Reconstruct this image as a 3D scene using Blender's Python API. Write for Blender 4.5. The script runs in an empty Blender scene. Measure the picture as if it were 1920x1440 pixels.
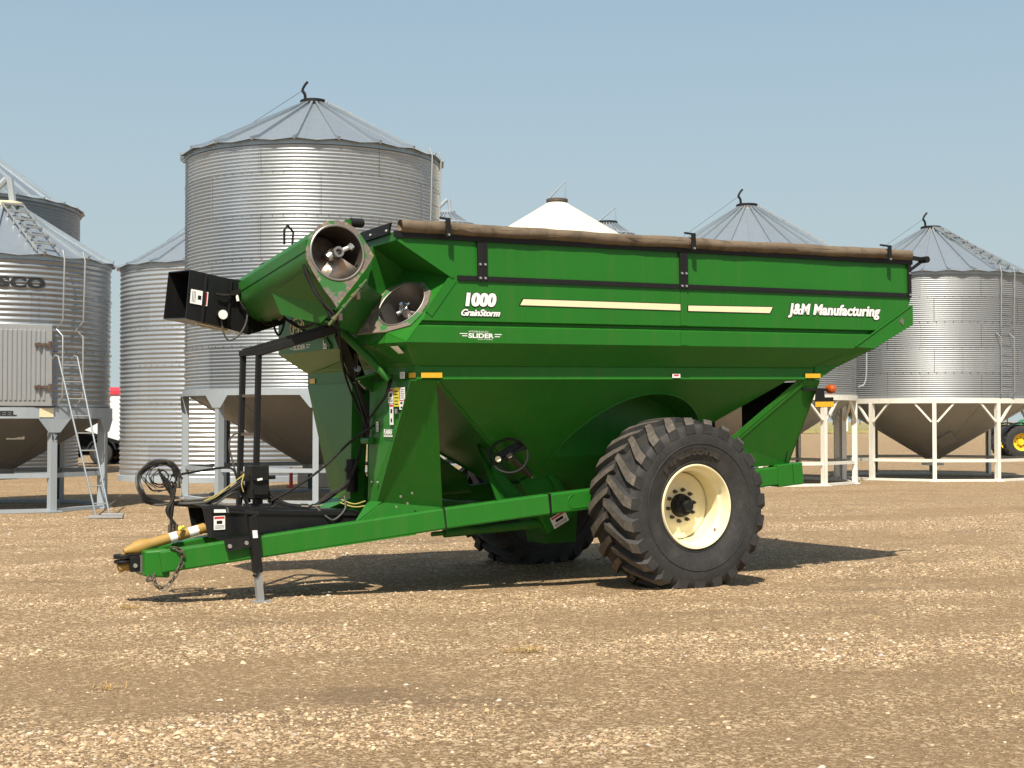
import bpy, bmesh, math, random
import numpy as np
from mathutils import Vector, Matrix
R = math.radians
random.seed(7); RNG = np.random.default_rng(7)
sc = bpy.context.scene
col = sc.collection

# ------------------------------------------------------------------ camera, sky, sun, exposure
cam_d = bpy.data.cameras.new('camera'); cam = bpy.data.objects.new('camera', cam_d); col.objects.link(cam)
cam_d.sensor_width = 36.0; cam_d.lens = 36.0 * 2740 / 1920
cam_d.clip_start = 0.1; cam_d.clip_end = 6000
cam.location = (0, 0, 1.775); cam.rotation_euler = (R(90) + math.atan(70 / 2740), 0, 0)
sc.camera = cam

SUN_EL, SUN_ROT = 54.0, 190.0
w = bpy.data.worlds.new('World'); sc.world = w; w.use_nodes = True
nt = w.node_tree; nt.nodes.clear()
sky = nt.nodes.new('ShaderNodeTexSky'); sky.sky_type = 'NISHITA'; sky.sun_disc = False
sky.sun_elevation = R(SUN_EL); sky.sun_rotation = R(SUN_ROT)
sky.altitude = 500; sky.air_density = 1.4; sky.dust_density = 4.0; sky.ozone_density = 0.8
bg = nt.nodes.new('ShaderNodeBackground'); bg.inputs['Strength'].default_value = 0.085
wo = nt.nodes.new('ShaderNodeOutputWorld')
# thin smoke in the air: the sky pales towards the horizon all the way round
tcw = nt.nodes.new('ShaderNodeTexCoord'); sxw = nt.nodes.new('ShaderNodeSeparateXYZ'); nt.links.new(tcw.outputs['Generated'], sxw.inputs[0])
hzr = nt.nodes.new('ShaderNodeValToRGB'); e = hzr.color_ramp.elements; e[0].position = 0.0; e[0].color = (.96,) * 3 + (1,); e[1].position = 0.75; e[1].color = (.1,) * 3 + (1,)
e2 = e.new(0.28); e2.color = (.64,) * 3 + (1,)
hzc = nt.nodes.new('ShaderNodeValToRGB'); e = hzc.color_ramp.elements; e[0].position = 0.0; e[0].color = (.392, .462, .470, 1); e[1].position = 0.32; e[1].color = (.292, .415, .512, 1)
hsc = nt.nodes.new('ShaderNodeVectorMath'); hsc.operation = 'SCALE'; hsc.inputs['Scale'].default_value = 1 / 0.085
mxw = nt.nodes.new('ShaderNodeMix'); mxw.data_type = 'RGBA'
nt.links.new(sxw.outputs[2], hzr.inputs[0]); nt.links.new(sxw.outputs[2], hzc.inputs[0]); nt.links.new(hzc.outputs[0], hsc.inputs[0])
nt.links.new(hzr.outputs[0], mxw.inputs[0]); nt.links.new(sky.outputs[0], mxw.inputs[6]); nt.links.new(hsc.outputs[0], mxw.inputs[7])
nt.links.new(mxw.outputs[2], bg.inputs[0]); nt.links.new(bg.outputs[0], wo.inputs[0])

sl = bpy.data.lights.new('sun', 'SUN'); sl.energy = 5.0; sl.angle = R(0.6); sl.color = (1.0, 0.92, 0.79)
so = bpy.data.objects.new('sun', sl); col.objects.link(so)
sd = Vector((math.sin(R(SUN_ROT)) * math.cos(R(SUN_EL)), math.cos(R(SUN_ROT)) * math.cos(R(SUN_EL)), math.sin(R(SUN_EL))))
so.rotation_euler = (-sd).to_track_quat('-Z', 'Y').to_euler(); so.location = (-10, -20, 40)

sc.view_settings.view_transform = 'Standard'; sc.view_settings.look = 'None'
sc.view_settings.exposure = 0.45; sc.view_settings.gamma = 1.0
sc.render.engine = 'CYCLES'; sc.cycles.max_bounces = 6

# ------------------------------------------------------------------ materials
def nodes(name):
    m = bpy.data.materials.new(name); m.use_nodes = True
    t = m.node_tree; b = t.nodes['Principled BSDF']
    return m, t, b
def N(t, kind, **kw):
    n = t.nodes.new(kind)
    for k, v in kw.items():
        if k in n.inputs: n.inputs[k].default_value = v
        else: setattr(n, k, v)
    return n
def ramp(t, stops):
    r = t.nodes.new('ShaderNodeValToRGB'); e = r.color_ramp.elements
    while len(e) < len(stops): e.new(0.5)
    for i, (p, c) in enumerate(stops):
        e[i].position = p; e[i].color = (c[0], c[1], c[2], 1) if hasattr(c, '__len__') else (c, c, c, 1)
    return r
def mixc(t, a, b, f, mode='MIX'):
    m = t.nodes.new('ShaderNodeMix'); m.data_type = 'RGBA'; m.blend_type = mode
    for sock, v in ((m.inputs[6], a), (m.inputs[7], b), (m.inputs[0], f)):
        if hasattr(v, 'is_output') or isinstance(v, bpy.types.NodeSocket): t.links.new(v, sock)
        elif isinstance(v, (int, float)): sock.default_value = v
        else: sock.default_value = (v[0], v[1], v[2], 1)
    return m.outputs[2]
def objco(t, scale=(1, 1, 1), rot=(0, 0, 0)):
    c = t.nodes.new('ShaderNodeTexCoord'); mp = t.nodes.new('ShaderNodeMapping')
    mp.inputs['Scale'].default_value = scale; mp.inputs['Rotation'].default_value = rot
    t.links.new(c.outputs['Object'], mp.inputs['Vector']); return mp.outputs[0]
def noise(t, vec, scale, detail=4, rough=0.55):
    n = N(t, 'ShaderNodeTexNoise', Scale=scale, Detail=detail, Roughness=rough); t.links.new(vec, n.inputs['Vector']); return n.outputs['Fac']
def bump(t, b, h, strength=0.3, dist=0.01):
    bp = N(t, 'ShaderNodeBump', Strength=strength, Distance=dist); t.links.new(h, bp.inputs['Height']); t.links.new(bp.outputs[0], b.inputs['Normal'])

def paint(name, c, rough=0.4, metal=0.0, dirt=(0.22, 0.17, 0.11), dirt_amt=0.25, streak=True, coat=0.0, var=0.12, bmp=0.0, spec=0.5, bscale=9):
    """painted or plain surface: slow tone drift, dusty patches and vertical run streaks"""
    m, t, b = nodes(name)
    n1 = noise(t, objco(t), 1.7, 5)
    c1 = mixc(t, [x * (1 - var) for x in c], [min(1, x * (1 + var)) for x in c], n1)
    n2 = noise(t, objco(t, (9, 9, 0.7) if streak else (4, 4, 4)), 1.3, 6, 0.65)
    r2 = ramp(t, [(0.48, 0.0), (0.8, 1.0)]); t.links.new(n2, r2.inputs[0])
    mul = N(t, 'ShaderNodeMath', operation='MULTIPLY'); t.links.new(r2.outputs[0], mul.inputs[0]); mul.inputs[1].default_value = dirt_amt
    c2 = mixc(t, c1, dirt, mul.outputs[0])
    t.links.new(c2, b.inputs['Base Color'])
    rr = N(t, 'ShaderNodeMapRange'); rr.inputs['To Min'].default_value = rough * 0.8; rr.inputs['To Max'].default_value = min(1, rough * 1.35)
    t.links.new(n2, rr.inputs[0]); t.links.new(rr.outputs[0], b.inputs['Roughness'])
    b.inputs['Metallic'].default_value = metal; b.inputs['Coat Weight'].default_value = coat; b.inputs['Coat Roughness'].default_value = 0.12
    b.inputs['Specular IOR Level'].default_value = spec
    if bmp: bump(t, b, noise(t, objco(t), bscale, 3), bmp, 0.02)
    return m

def flat(name, c, rough=0.5, metal=0.0):
    m, t, b = nodes(name); n = noise(t, objco(t), 30, 3)
    t.links.new(mixc(t, [x * 0.88 for x in c], [min(1, x * 1.08) for x in c], n), b.inputs['Base Color'])
    b.inputs['Roughness'].default_value = rough; b.inputs['Metallic'].default_value = metal
    return m

def galv(name, c=(0.62, 0.63, 0.64), rough=0.3, sheet_w=2.7, sheet_h=0.9, radius=3.0, z0=0.0, tone=0.1, dull=0.0, metal=0.62):
    """galvanised sheet: zinc spangle, each rolled sheet a slightly different tone, thin lap seams"""
    m, t, b = nodes(name)
    co = t.nodes.new('ShaderNodeTexCoord'); sx = t.nodes.new('ShaderNodeSeparateXYZ'); t.links.new(co.outputs['Object'], sx.inputs[0])
    at = N(t, 'ShaderNodeMath', operation='ARCTAN2'); t.links.new(sx.outputs[1], at.inputs[0]); t.links.new(sx.outputs[0], at.inputs[1])
    mu = N(t, 'ShaderNodeMath', operation='MULTIPLY'); t.links.new(at.outputs[0], mu.inputs[0]); mu.inputs[1].default_value = radius
    az = N(t, 'ShaderNodeMath', operation='ADD'); t.links.new(sx.outputs[2], az.inputs[0]); az.inputs[1].default_value = -z0
    cb = t.nodes.new('ShaderNodeCombineXYZ'); t.links.new(mu.outputs[0], cb.inputs[0]); t.links.new(az.outputs[0], cb.inputs[1])
    br = t.nodes.new('ShaderNodeTexBrick'); t.links.new(cb.outputs[0], br.inputs['Vector'])
    br.inputs['Scale'].default_value = 1.0; br.inputs['Brick Width'].default_value = sheet_w; br.inputs['Row Height'].default_value = sheet_h
    br.inputs['Mortar Size'].default_value = 0.006; br.inputs['Mortar Smooth'].default_value = 0.0; br.inputs['Bias'].default_value = 0.0
    br.inputs['Color1'].default_value = (*[x * (1 - tone) for x in c], 1); br.inputs['Color2'].default_value = (*[min(1, x * (1 + tone)) for x in c], 1)
    br.inputs['Mortar'].default_value = (*[x * 0.72 for x in c], 1)
    vo = N(t, 'ShaderNodeTexVoronoi', Scale=38.0); t.links.new(co.outputs['Object'], vo.inputs['Vector'])
    sp = t.nodes.new('ShaderNodeSeparateXYZ'); t.links.new(vo.outputs['Color'], sp.inputs[0])
    c1 = mixc(t, br.outputs['Color'], [x * 0.8 for x in c], 0.0)
    mr0 = N(t, 'ShaderNodeMapRange'); mr0.inputs['To Min'].default_value = 0.0; mr0.inputs['To Max'].default_value = 0.16; t.links.new(sp.outputs[0], mr0.inputs[0])
    c1 = mixc(t, br.outputs['Color'], [x * 0.78 for x in c], mr0.outputs[0])
    st = noise(t, objco(t, (3, 3, 0.25)), 1.5, 5)
    r2 = ramp(t, [(0.5, 0.0), (0.85, 1.0)]); t.links.new(st, r2.inputs[0])
    k = N(t, 'ShaderNodeMath', operation='MULTIPLY'); t.links.new(r2.outputs[0], k.inputs[0]); k.inputs[1].default_value = 0.25 + dull
    c2 = mixc(t, c1, (0.30, 0.29, 0.27), k.outputs[0])
    t.links.new(c2, b.inputs['Base Color'])
    mr = N(t, 'ShaderNodeMapRange'); mr.inputs['To Min'].default_value = rough * 0.94; mr.inputs['To Max'].default_value = rough * 1.08
    t.links.new(sp.outputs[1], mr.inputs[0]); t.links.new(mr.outputs[0], b.inputs['Roughness'])
    b.inputs['Metallic'].default_value = metal
    return m

M = {}
GREEN = (0.018, 0.140, 0.015)
M['green'] = paint('green_paint', GREEN, 0.30, dirt=(0.11, 0.13, 0.055), dirt_amt=0.20, coat=0.03, spec=0.2, bmp=0.16, bscale=2.0)
M['green_dull'] = paint('dusty_green_paint', (0.020, 0.120, 0.017), 0.42, dirt=(0.13, 0.13, 0.06), dirt_amt=0.3, spec=0.2, bmp=0.10, bscale=2.2)
M['black'] = paint('black_paint', (0.009, 0.009, 0.009), 0.5, dirt=(0.05, 0.045, 0.035), dirt_amt=0.12, spec=0.28)
M['blackgloss'] = paint('gloss_black_paint', (0.010, 0.010, 0.011), 0.3, dirt=(0.06, 0.05, 0.04), dirt_amt=0.12, coat=0.08, spec=0.3)
M['hose'] = paint('black_rubber_hose', (0.012, 0.0115, 0.011), 0.6, dirt=(0.10, 0.085, 0.06), dirt_amt=0.25, streak=False, spec=0.25)
M['hose_grey'] = paint('grey_sheathed_hose', (0.065, 0.062, 0.056), 0.6, dirt=(0.15, 0.13, 0.10), dirt_amt=0.3, streak=False)
M['cord'] = flat('yellow_cord', (0.42, 0.36, 0.10), 0.7)
M['cream'] = paint('cream_rim_paint', (0.80, 0.72, 0.46), 0.38, dirt=(0.30, 0.20, 0.10), dirt_amt=0.18, streak=False, coat=0.2)
M['stripe'] = flat('cream_vinyl', (0.78, 0.70, 0.45), 0.4)
M['white'] = flat('white_vinyl', (0.80, 0.80, 0.78), 0.4)
M['redv'] = flat('red_vinyl', (0.55, 0.05, 0.06), 0.45)
M['yellowv'] = flat('amber_reflector', (0.72, 0.40, 0.02), 0.3)
M['yellowd'] = flat('yellow_vinyl', (0.68, 0.58, 0.05), 0.45)
M['silver'] = flat('zinc_bolt', (0.62, 0.62, 0.60), 0.35, 0.9)
M['steel'] = paint('worn_steel', (0.33, 0.31, 0.29), 0.38, 0.8, dirt=(0.20, 0.10, 0.05), dirt_amt=0.5, streak=False, var=0.25)
M['darksteel'] = paint('dark_worn_steel', (0.10, 0.085, 0.07), 0.5, 0.4, dirt=(0.16, 0.08, 0.04), dirt_amt=0.6, streak=False, var=0.3)
M['greysteel'] = paint('grey_painted_steel', (0.30, 0.34, 0.37), 0.45, 0.0, dirt=(0.24, 0.22, 0.18), dirt_amt=0.35)
M['jackgrey'] = paint('bare_grey_steel', (0.36, 0.37, 0.37), 0.45, 0.5, dirt_amt=0.4)
M['whitesteel'] = paint('white_painted_steel', (0.72, 0.70, 0.62), 0.4, 0.0, dirt=(0.35, 0.30, 0.22), dirt_amt=0.35)
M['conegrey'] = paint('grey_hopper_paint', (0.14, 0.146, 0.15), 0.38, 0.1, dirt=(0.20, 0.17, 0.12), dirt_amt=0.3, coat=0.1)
M['conegalv'] = paint('galvanised_hopper', (0.30, 0.305, 0.295), 0.42, 0.3, dirt=(0.24, 0.20, 0.15), dirt_amt=0.4, bmp=0.08)
M['whitebin'] = paint('white_bin_paint', (0.70, 0.65, 0.51), 0.4, 0.0, dirt=(0.5, 0.45, 0.34), dirt_amt=0.12, coat=0.1)
M['yellowshaft'] = paint('yellow_plastic', (0.36, 0.215, 0.045), 0.6, dirt=(0.22, 0.16, 0.09), dirt_amt=0.6, streak=False)
M['tan'] = paint('dusty_tan_tarp', (0.145, 0.108, 0.070), 0.9, dirt=(0.035, 0.026, 0.018), dirt_amt=0.95, streak=False, var=0.3)
M['amber'] = paint('amber_lens', (0.42, 0.075, 0.008), 0.15, dirt_amt=0.0, coat=0.5)
M['rust'] = paint('rusty_steel', (0.30, 0.15, 0.07), 0.7, 0.2, dirt=(0.45, 0.42, 0.38), dirt_amt=0.9, streak=False, var=0.5)
M['hingem'] = paint('rust_stained_green', (.03, .07, .02), .7, dirt=(.22, .10, .05), dirt_amt=.9, streak=False)
M['hingeold'] = paint('old_rusty_hinge', (0.085, 0.052, 0.038), 0.7, 0.1, dirt=(0.20, 0.19, 0.17), dirt_amt=0.7, streak=False, var=0.4)
M['flight'] = paint('worn_auger_flight', (0.46, 0.44, 0.41), 0.4, 0.6, dirt=(0.42, 0.17, 0.04), dirt_amt=1.0, streak=False, var=0.2)
M['trailerwhite'] = paint('trailer_white', (0.78, 0.78, 0.77), 0.4, dirt_amt=0.1)
M['redtarp'] = paint('red_tarp', (0.62, 0.035, 0.06), 0.6, dirt_amt=0.1)
M['chrome'] = flat('polished_metal', (0.75, 0.75, 0.75), 0.2, 1.0)
M['tractorgreen'] = paint('tractor_green', (0.02, 0.17, 0.03), 0.35, coat=0.3, dirt_amt=0.15)
M['rimyellow'] = paint('yellow_rim_paint', (0.75, 0.52, 0.02), 0.4, dirt_amt=0.15)
M['glass'] = flat('dark_cab_glass', (0.02, 0.03, 0.03), 0.08)
M['alu'] = flat('dull_aluminium', (0.20, 0.23, 0.25), 0.55, 0.2)
M['wood'] = paint('weathered_plank', (0.27, 0.28, 0.28), 0.7, dirt_amt=0.4, streak=False)
M['concrete'] = paint('concrete', (0.42, 0.38, 0.31), 0.85, dirt_amt=0.3, streak=False)
M['bark'] = paint('bark', (0.10, 0.075, 0.05), 0.9, streak=False)

def scraped(name):
    """green paint worn through to bare, rusty and mineral-crusted steel"""
    m, t, b = nodes(name); v = objco(t)
    n1 = noise(t, v, 9, 6, 0.7); n2 = noise(t, v, 5.0, 5, 0.6); n3 = noise(t, v, 40, 3, 0.6)
    r1 = ramp(t, [(0.30, (0.12, 0.085, 0.062)), (0.42, (0.235, 0.215, 0.19)), (0.52, (0.19, 0.15, 0.125)), (0.60, (0.30, 0.265, 0.19)), (0.68, (0.44, 0.40, 0.24)), (0.76, (0.20, 0.16, 0.12))]); t.links.new(n1, r1.inputs[0])
    c = mixc(t, r1.outputs[0], (0.075, 0.045, 0.03), N_mul(t, n3, 0.55))
    r2 = ramp(t, [(0.50, 0.0), (0.545, 1.0)]); t.links.new(n2, r2.inputs[0])
    c = mixc(t, c, (0.035, 0.15, 0.035), r2.outputs[0])
    t.links.new(c, b.inputs['Base Color']); b.inputs['Roughness'].default_value = 0.6; b.inputs['Metallic'].default_value = 0.15
    bump(t, b, n3, 0.35, 0.004)
    return m
def N_mul(t, s, k):
    n = N(t, 'ShaderNodeMath', operation='MULTIPLY'); t.links.new(s, n.inputs[0]); n.inputs[1].default_value = k; return n.outputs[0]
M['scraped'] = scraped('scraped_green_steel')

def rubber():
    m, t, b = nodes('tyre_rubber'); v = objco(t)
    n = noise(t, v, 5, 6, 0.65); n2 = noise(t, v, 60, 3)
    geo = t.nodes.new('ShaderNodeTexCoord'); sx = t.nodes.new('ShaderNodeSeparateXYZ'); t.links.new(geo.outputs['Object'], sx.inputs[0])
    r = ramp(t, [(0.35, (0.014, 0.014, 0.015)), (0.55, (0.024, 0.0235, 0.023)), (0.75, (0.048, 0.045, 0.041))]); t.links.new(n, r.inputs[0])
    c = mixc(t, r.outputs[0], (0.10, 0.088, 0.07), 0.0)
    r2 = ramp(t, [(0.45, 0.0), (0.75, 0.45)]); t.links.new(n2, r2.inputs[0])
    c = mixc(t, r.outputs[0], (0.055, 0.050, 0.043), r2.outputs[0])
    t.links.new(c, b.inputs['Base Color']); b.inputs['Roughness'].default_value = 0.72; bump(t, b, n2, 0.15, 0.004)
    return m
M['rubber'] = rubber()
def lugmat():
    m, t, b = nodes('worn_lug_rubber'); v = objco(t)
    n = noise(t, v, 14, 6, 0.7)
    r = ramp(t, [(0.36, (0.052, 0.047, 0.041)), (0.55, (0.088, 0.075, 0.060)), (0.72, (0.15, 0.115, 0.08)), (0.82, (0.22, 0.165, 0.105))]); t.links.new(n, r.inputs[0])
    t.links.new(r.outputs[0], b.inputs['Base Color']); b.inputs['Roughness'].default_value = 0.85; bump(t, b, n, 0.3, 0.01)
    return m
M['lug'] = lugmat()

# ------------------------------------------------------------------ mesh builder
class MB:
    def __init__(s): s.v = []; s.f = []; s.mi = []; s.sm = []; s.mats = []; s.cur = 0; s.smooth = False
    def mat(s, m):
        if m not in s.mats: s.mats.append(m)
        s.cur = s.mats.index(m); return s
    def add(s, vs, fs, smooth=None):
        o = len(s.v); s.v += [tuple(p) for p in vs]
        for f in fs: s.f.append([o + i for i in f]); s.mi.append(s.cur); s.sm.append(s.smooth if smooth is None else smooth)
        return s
    def hexa(s, p):  # 8 points: bottom 4 then top 4
        return s.add(p, [(0, 3, 2, 1), (4, 5, 6, 7), (0, 1, 5, 4), (1, 2, 6, 5), (2, 3, 7, 6), (3, 0, 4, 7)], False)
    def box(s, c, d, rot=None):
        q = []
        for z in (-.5, .5):
            for x, y in ((-.5, -.5), (.5, -.5), (.5, .5), (-.5, .5)):
                v = Vector((x * d[0], y * d[1], z * d[2]))
                if rot is not None: v = rot @ v
                q.append(v + Vector(c))
        return s.hexa(q)
    def bar(s, p0, p1, wd, ht, up=(0, 0, 1)):
        p0 = Vector(p0); p1 = Vector(p1); a = (p1 - p0).normalized(); u = Vector(up)
        side = a.cross(u).normalized(); u = side.cross(a)
        q = []
        for e in (-.5, .5):
            for p, sg in ((p0, -.5), (p0, .5), (p1, .5), (p1, -.5)): q.append(p + side * sg * wd + u * e * ht)
        return s.hexa(q)
    def prism(s, poly, vec):
        n = len(poly); P = [Vector(p) for p in poly]; V = Vector(vec)
        return s.add(P + [p + V for p in P], [tuple(range(n)), tuple(range(2 * n - 1, n - 1, -1))] + [(i, (i + 1) % n, n + (i + 1) % n, n + i) for i in range(n)], False)
    def quad(s, *p): return s.add(p, [tuple(range(len(p)))], False)
    def tube(s, path, r, n=8, cap=True, closed=False):
        P = [Vector(p) for p in path]; m = len(P); rr = r if hasattr(r, '__len__') else [r] * m
        fr = None; vs = []; fs = []
        for i, p in enumerate(P):
            if closed: tg = (P[(i + 1) % m] - P[i - 1]).normalized()
            else: tg = (P[min(i + 1, m - 1)] - P[max(i - 1, 0)]).normalized()
            if fr is None:
                a = Vector((0, 0, 1)) if abs(tg.z) < .9 else Vector((1, 0, 0)); fr = (a - tg * a.dot(tg)).normalized()
            else:
                fr = fr - tg * fr.dot(tg)
                fr = fr.normalized() if fr.length > 1e-6 else tg.orthogonal().normalized()
            b = tg.cross(fr)
            for k in range(n):
                an = 2 * math.pi * k / n; vs.append(p + (fr * math.cos(an) + b * math.sin(an)) * rr[i])
        L = m if closed else m - 1
        for i in range(L):
            for k in range(n): fs.append((i * n + k, i * n + (k + 1) % n, ((i + 1) % m) * n + (k + 1) % n, ((i + 1) % m) * n + k))
        s.add(vs, fs, True)
        if cap and not closed:
            s.add(vs[:n], [tuple(range(n - 1, -1, -1))], False); s.add(vs[-n:], [tuple(range(n))], False)
        return s
    def cyl(s, p0, p1, r, r2=None, n=24, cap=True):
        return s.tube([p0, p1], [r, r if r2 is None else r2], n, cap)
    def lathe(s, prof, c=(0, 0, 0), axis='z', n=64, rot=None, wrap=True):
        """profile of (radius, height) pairs turned round an axis"""
        vs = []; fs = []; m = len(prof)
        for k in range(n):
            a = 2 * math.pi * k / n; ca, sa = math.cos(a), math.sin(a)
            for r_, h in prof:
                v = Vector((r_ * ca, r_ * sa, h)) if axis == 'z' else Vector((r_ * ca, h, r_ * sa))
                if rot is not None: v = rot @ v
                vs.append(v + Vector(c))
        for k in range(n):
            k2 = (k + 1) % n
            for j in range(m - 1): fs.append((k * m + j, k2 * m + j, k2 * m + j + 1, k * m + j + 1))
        return s.add(vs, fs, True)
    def ring(s, c, n_, r0, r1, th, seg=48):
        """flat annulus plate of given thickness, normal n_"""
        q = Vector(n_).to_track_quat('Z', 'Y').to_matrix()
        return s.lathe([(r0, 0), (r1, 0), (r1, th), (r0, th), (r0, 0)], c, 'z', seg, q)
    def build(s, name, m=None, parent=None, angle=35, bevel=0.0, recalc=True, solid=0.0):
        me = bpy.data.meshes.new(name); me.from_pydata([tuple(v) for v in s.v], [], s.f)
        for mm in (s.mats or [m]): me.materials.append(mm)
        me.polygons.foreach_set('material_index', s.mi); me.polygons.foreach_set('use_smooth', s.sm)
        if recalc:
            b = bmesh.new(); b.from_mesh(me); bmesh.ops.remove_doubles(b, verts=b.verts, dist=1e-5)
            bmesh.ops.recalc_face_normals(b, faces=b.faces); b.to_mesh(me); b.free()
        if any(s.sm): me.set_sharp_from_angle(angle=R(angle))
        me.update()
        o = bpy.data.objects.new(name, me); col.objects.link(o)
        if parent: o.parent = parent
        if solid:
            md = o.modifiers.new('thickness', 'SOLIDIFY'); md.thickness = solid; md.offset = 0
        if bevel:
            md = o.modifiers.new('edge_round', 'BEVEL'); md.width = bevel; md.segments = 2; md.limit_method = 'ANGLE'; md.angle_limit = R(40)
        return o
def thing(name, label, cat, loc=(0, 0, 0), rot=(0, 0, 0), group=None):
    o = bpy.data.objects.new(name, None); col.objects.link(o); o.location = loc; o.rotation_euler = rot
    o['label'] = label; o['category'] = cat
    if group: o['group'] = group
    return o
def tag(o, label, cat, group=None):
    o['label'] = label; o['category'] = cat
    if group: o['group'] = group
    return o
def copy_tree(o, parent=None):
    c = o.copy(); col.objects.link(c)
    if parent: c.parent = parent
    for ch in list(o.children): copy_tree(ch, c)
    return c
def spline(pts, n=8):
    P = [Vector(p) for p in pts]; P = [P[0] * 2 - P[1]] + P + [P[-1] * 2 - P[-2]]; out = []
    for i in range(1, len(P) - 2):
        for k in range(n):
            t = k / n; a, b, c, d = P[i - 1], P[i], P[i + 1], P[i + 2]
            out.append(0.5 * ((2 * b) + (c - a) * t + (2 * a - 5 * b + 4 * c - d) * t * t + (3 * b - a - 3 * c + d) * t ** 3))
    out.append(P[-2]); return out
def text2d(body, size, offset=0.0, shear=0.0, space=1.0, width=None):
    """outline font turned to flat triangles: list of (x, y), faces; left-bottom at the origin"""
    cu = bpy.data.curves.new('lettering', 'FONT'); cu.body = body; cu.size = size; cu.offset = offset; cu.shear = shear; cu.space_character = space
    cu.resolution_u = 3
    ob = bpy.data.objects.new('lettering', cu); col.objects.link(ob)
    dg = bpy.context.evaluated_depsgraph_get(); me = ob.evaluated_get(dg).to_mesh()
    v = [(p.co.x, p.co.y) for p in me.vertices]; f = [tuple(p.vertices) for p in me.polygons]
    ob.evaluated_get(dg).to_mesh_clear(); bpy.data.objects.remove(ob); bpy.data.curves.remove(cu)
    if not v: return v, f
    x0 = min(p[0] for p in v); x1 = max(p[0] for p in v)
    k = 1.0 if width is None else width / (x1 - x0)
    return [((p[0] - x0) * k, p[1]) for p in v], f
def put_text(mb, body, o, u, v, size, lift=0.002, **kw):
    vs, fs = text2d(body, size, **kw); o = Vector(o); u = Vector(u).normalized(); v = Vector(v).normalized(); n = u.cross(v)
    mb.add([o + u * a + v * b + n * lift for a, b in vs], fs, False); return mb
def put_rect(mb, o, u, v, x0, y0, x1, y1, lift=0.001, th=0.0):
    o = Vector(o); u = Vector(u).normalized(); v = Vector(v).normalized(); n = u.cross(v)
    return mb.quad(*[o + u * a + v * b + n * lift for a, b in ((x0, y0), (x1, y0), (x1, y1), (x0, y1))])
def decal(parent, name, o, u, v, w_, h_, style='warning', label=None):
    mb = MB(); Z = Vector(u).normalized().cross(Vector(v).normalized())
    base = {'yellow': M['yellowd'], 'amber': M['yellowv'], 'dark': M['black']}.get(style, M['white'])
    o = Vector(o); mb.mat(base)
    uu = Vector(u).normalized(); vv = Vector(v).normalized()
    mb.prism([o, o + uu * w_, o + uu * w_ + vv * h_, o + vv * h_], Z * 0.002)
    if style == 'warning':
        mb.mat(M['redv']); put_rect(mb, o, u, v, 0.05 * w_, .78 * h_, .95 * w_, .95 * h_, .003)
        mb.mat(M['black']); put_rect(mb, o, u, v, .25 * w_, .42 * h_, .75 * w_, .66 * h_, .003)
        for k in range(3): put_rect(mb, o, u, v, .1 * w_, (.1 + .09 * k) * h_, .9 * w_, (.13 + .09 * k) * h_, .003)
    elif style == 'side':
        mb.mat(M['redv']); put_rect(mb, o, u, v, .78 * w_, .05 * h_, .95 * w_, .95 * h_, .003)
        mb.mat(M['black']); put_rect(mb, o, u, v, .42 * w_, .35 * h_, .62 * w_, .65 * h_, .003)
        for k in range(3): put_rect(mb, o, u, v, (.1 + .08 * k) * w_, .1 * h_, (.13 + .08 * k) * w_, .9 * h_, .003)
    elif style in ('yellow', 'text', 'dark'):
        mb.mat(M['white'] if style == 'dark' else M['black'])
        for k in range(5): put_rect(mb, o, u, v, .12 * w_, (.1 + .17 * k) * h_, (.88 - .12 * (k % 2)) * w_, (.15 + .17 * k) * h_, .003)
    elif style == 'figures':
        mb.mat(M['redv']); put_rect(mb, o, u, v, 0.05 * w_, .86 * h_, .95 * w_, .97 * h_, .003)
        mb.mat(M['black']); put_rect(mb, o, u, v, .25 * w_, .55 * h_, .75 * w_, .75 * h_, .003); put_rect(mb, o, u, v, .3 * w_, .12 * h_, .7 * w_, .3 * h_, .003)
    ob = mb.build(name, parent=parent, recalc=False)
    if label: ob['label'] = label
    return ob
def bolt(parent, p, n_, r=0.014, h=0.012, m=None, name='bolt'):
    p = Vector(p); n_ = Vector(n_).normalized()
    return MB().cyl(p, p + n_ * h, r, r * .8, 8).build(name, m or M['silver'], parent)

# ------------------------------------------------------------------ ground, field
TA = R(42)
_kr = np.random.default_rng(21); _W = []
for _ in range(64):                      # wheel marks: long in the driving direction, short across it, several headings
    hd = R(_kr.choice([18, 30, 42, 50, 8]) + _kr.normal(0, 5)); kx = _kr.uniform(.05, .5); ky = 10 ** _kr.uniform(-.05, 1.0)
    _W.append((kx * math.cos(hd) - ky * math.sin(hd), kx * math.sin(hd) + ky * math.cos(hd), _kr.uniform(0, 6.28), 1 / (1 + .10 * ky)))
for _ in range(26):                      # patches with no direction
    k = 10 ** _kr.uniform(-.1, .9); a_ = _kr.uniform(0, 6.28); _W.append((k * math.cos(a_), k * math.sin(a_), _kr.uniform(0, 6.28), .9 / (1 + .06 * k)))
_nrm = math.sqrt(sum(w_[3] ** 2 for w_ in _W) / 2)
def tracks(x, y):
    m = 0 * x + 0 * y
    for kx, ky, ph, am in _W: m = m + am * np.sin(kx * x + ky * y + ph)
    return np.clip(.58 + .21 * m / _nrm - .45 * np.exp(-np.maximum(0, y - 6.5) / 3.2), 0, 1)
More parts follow.
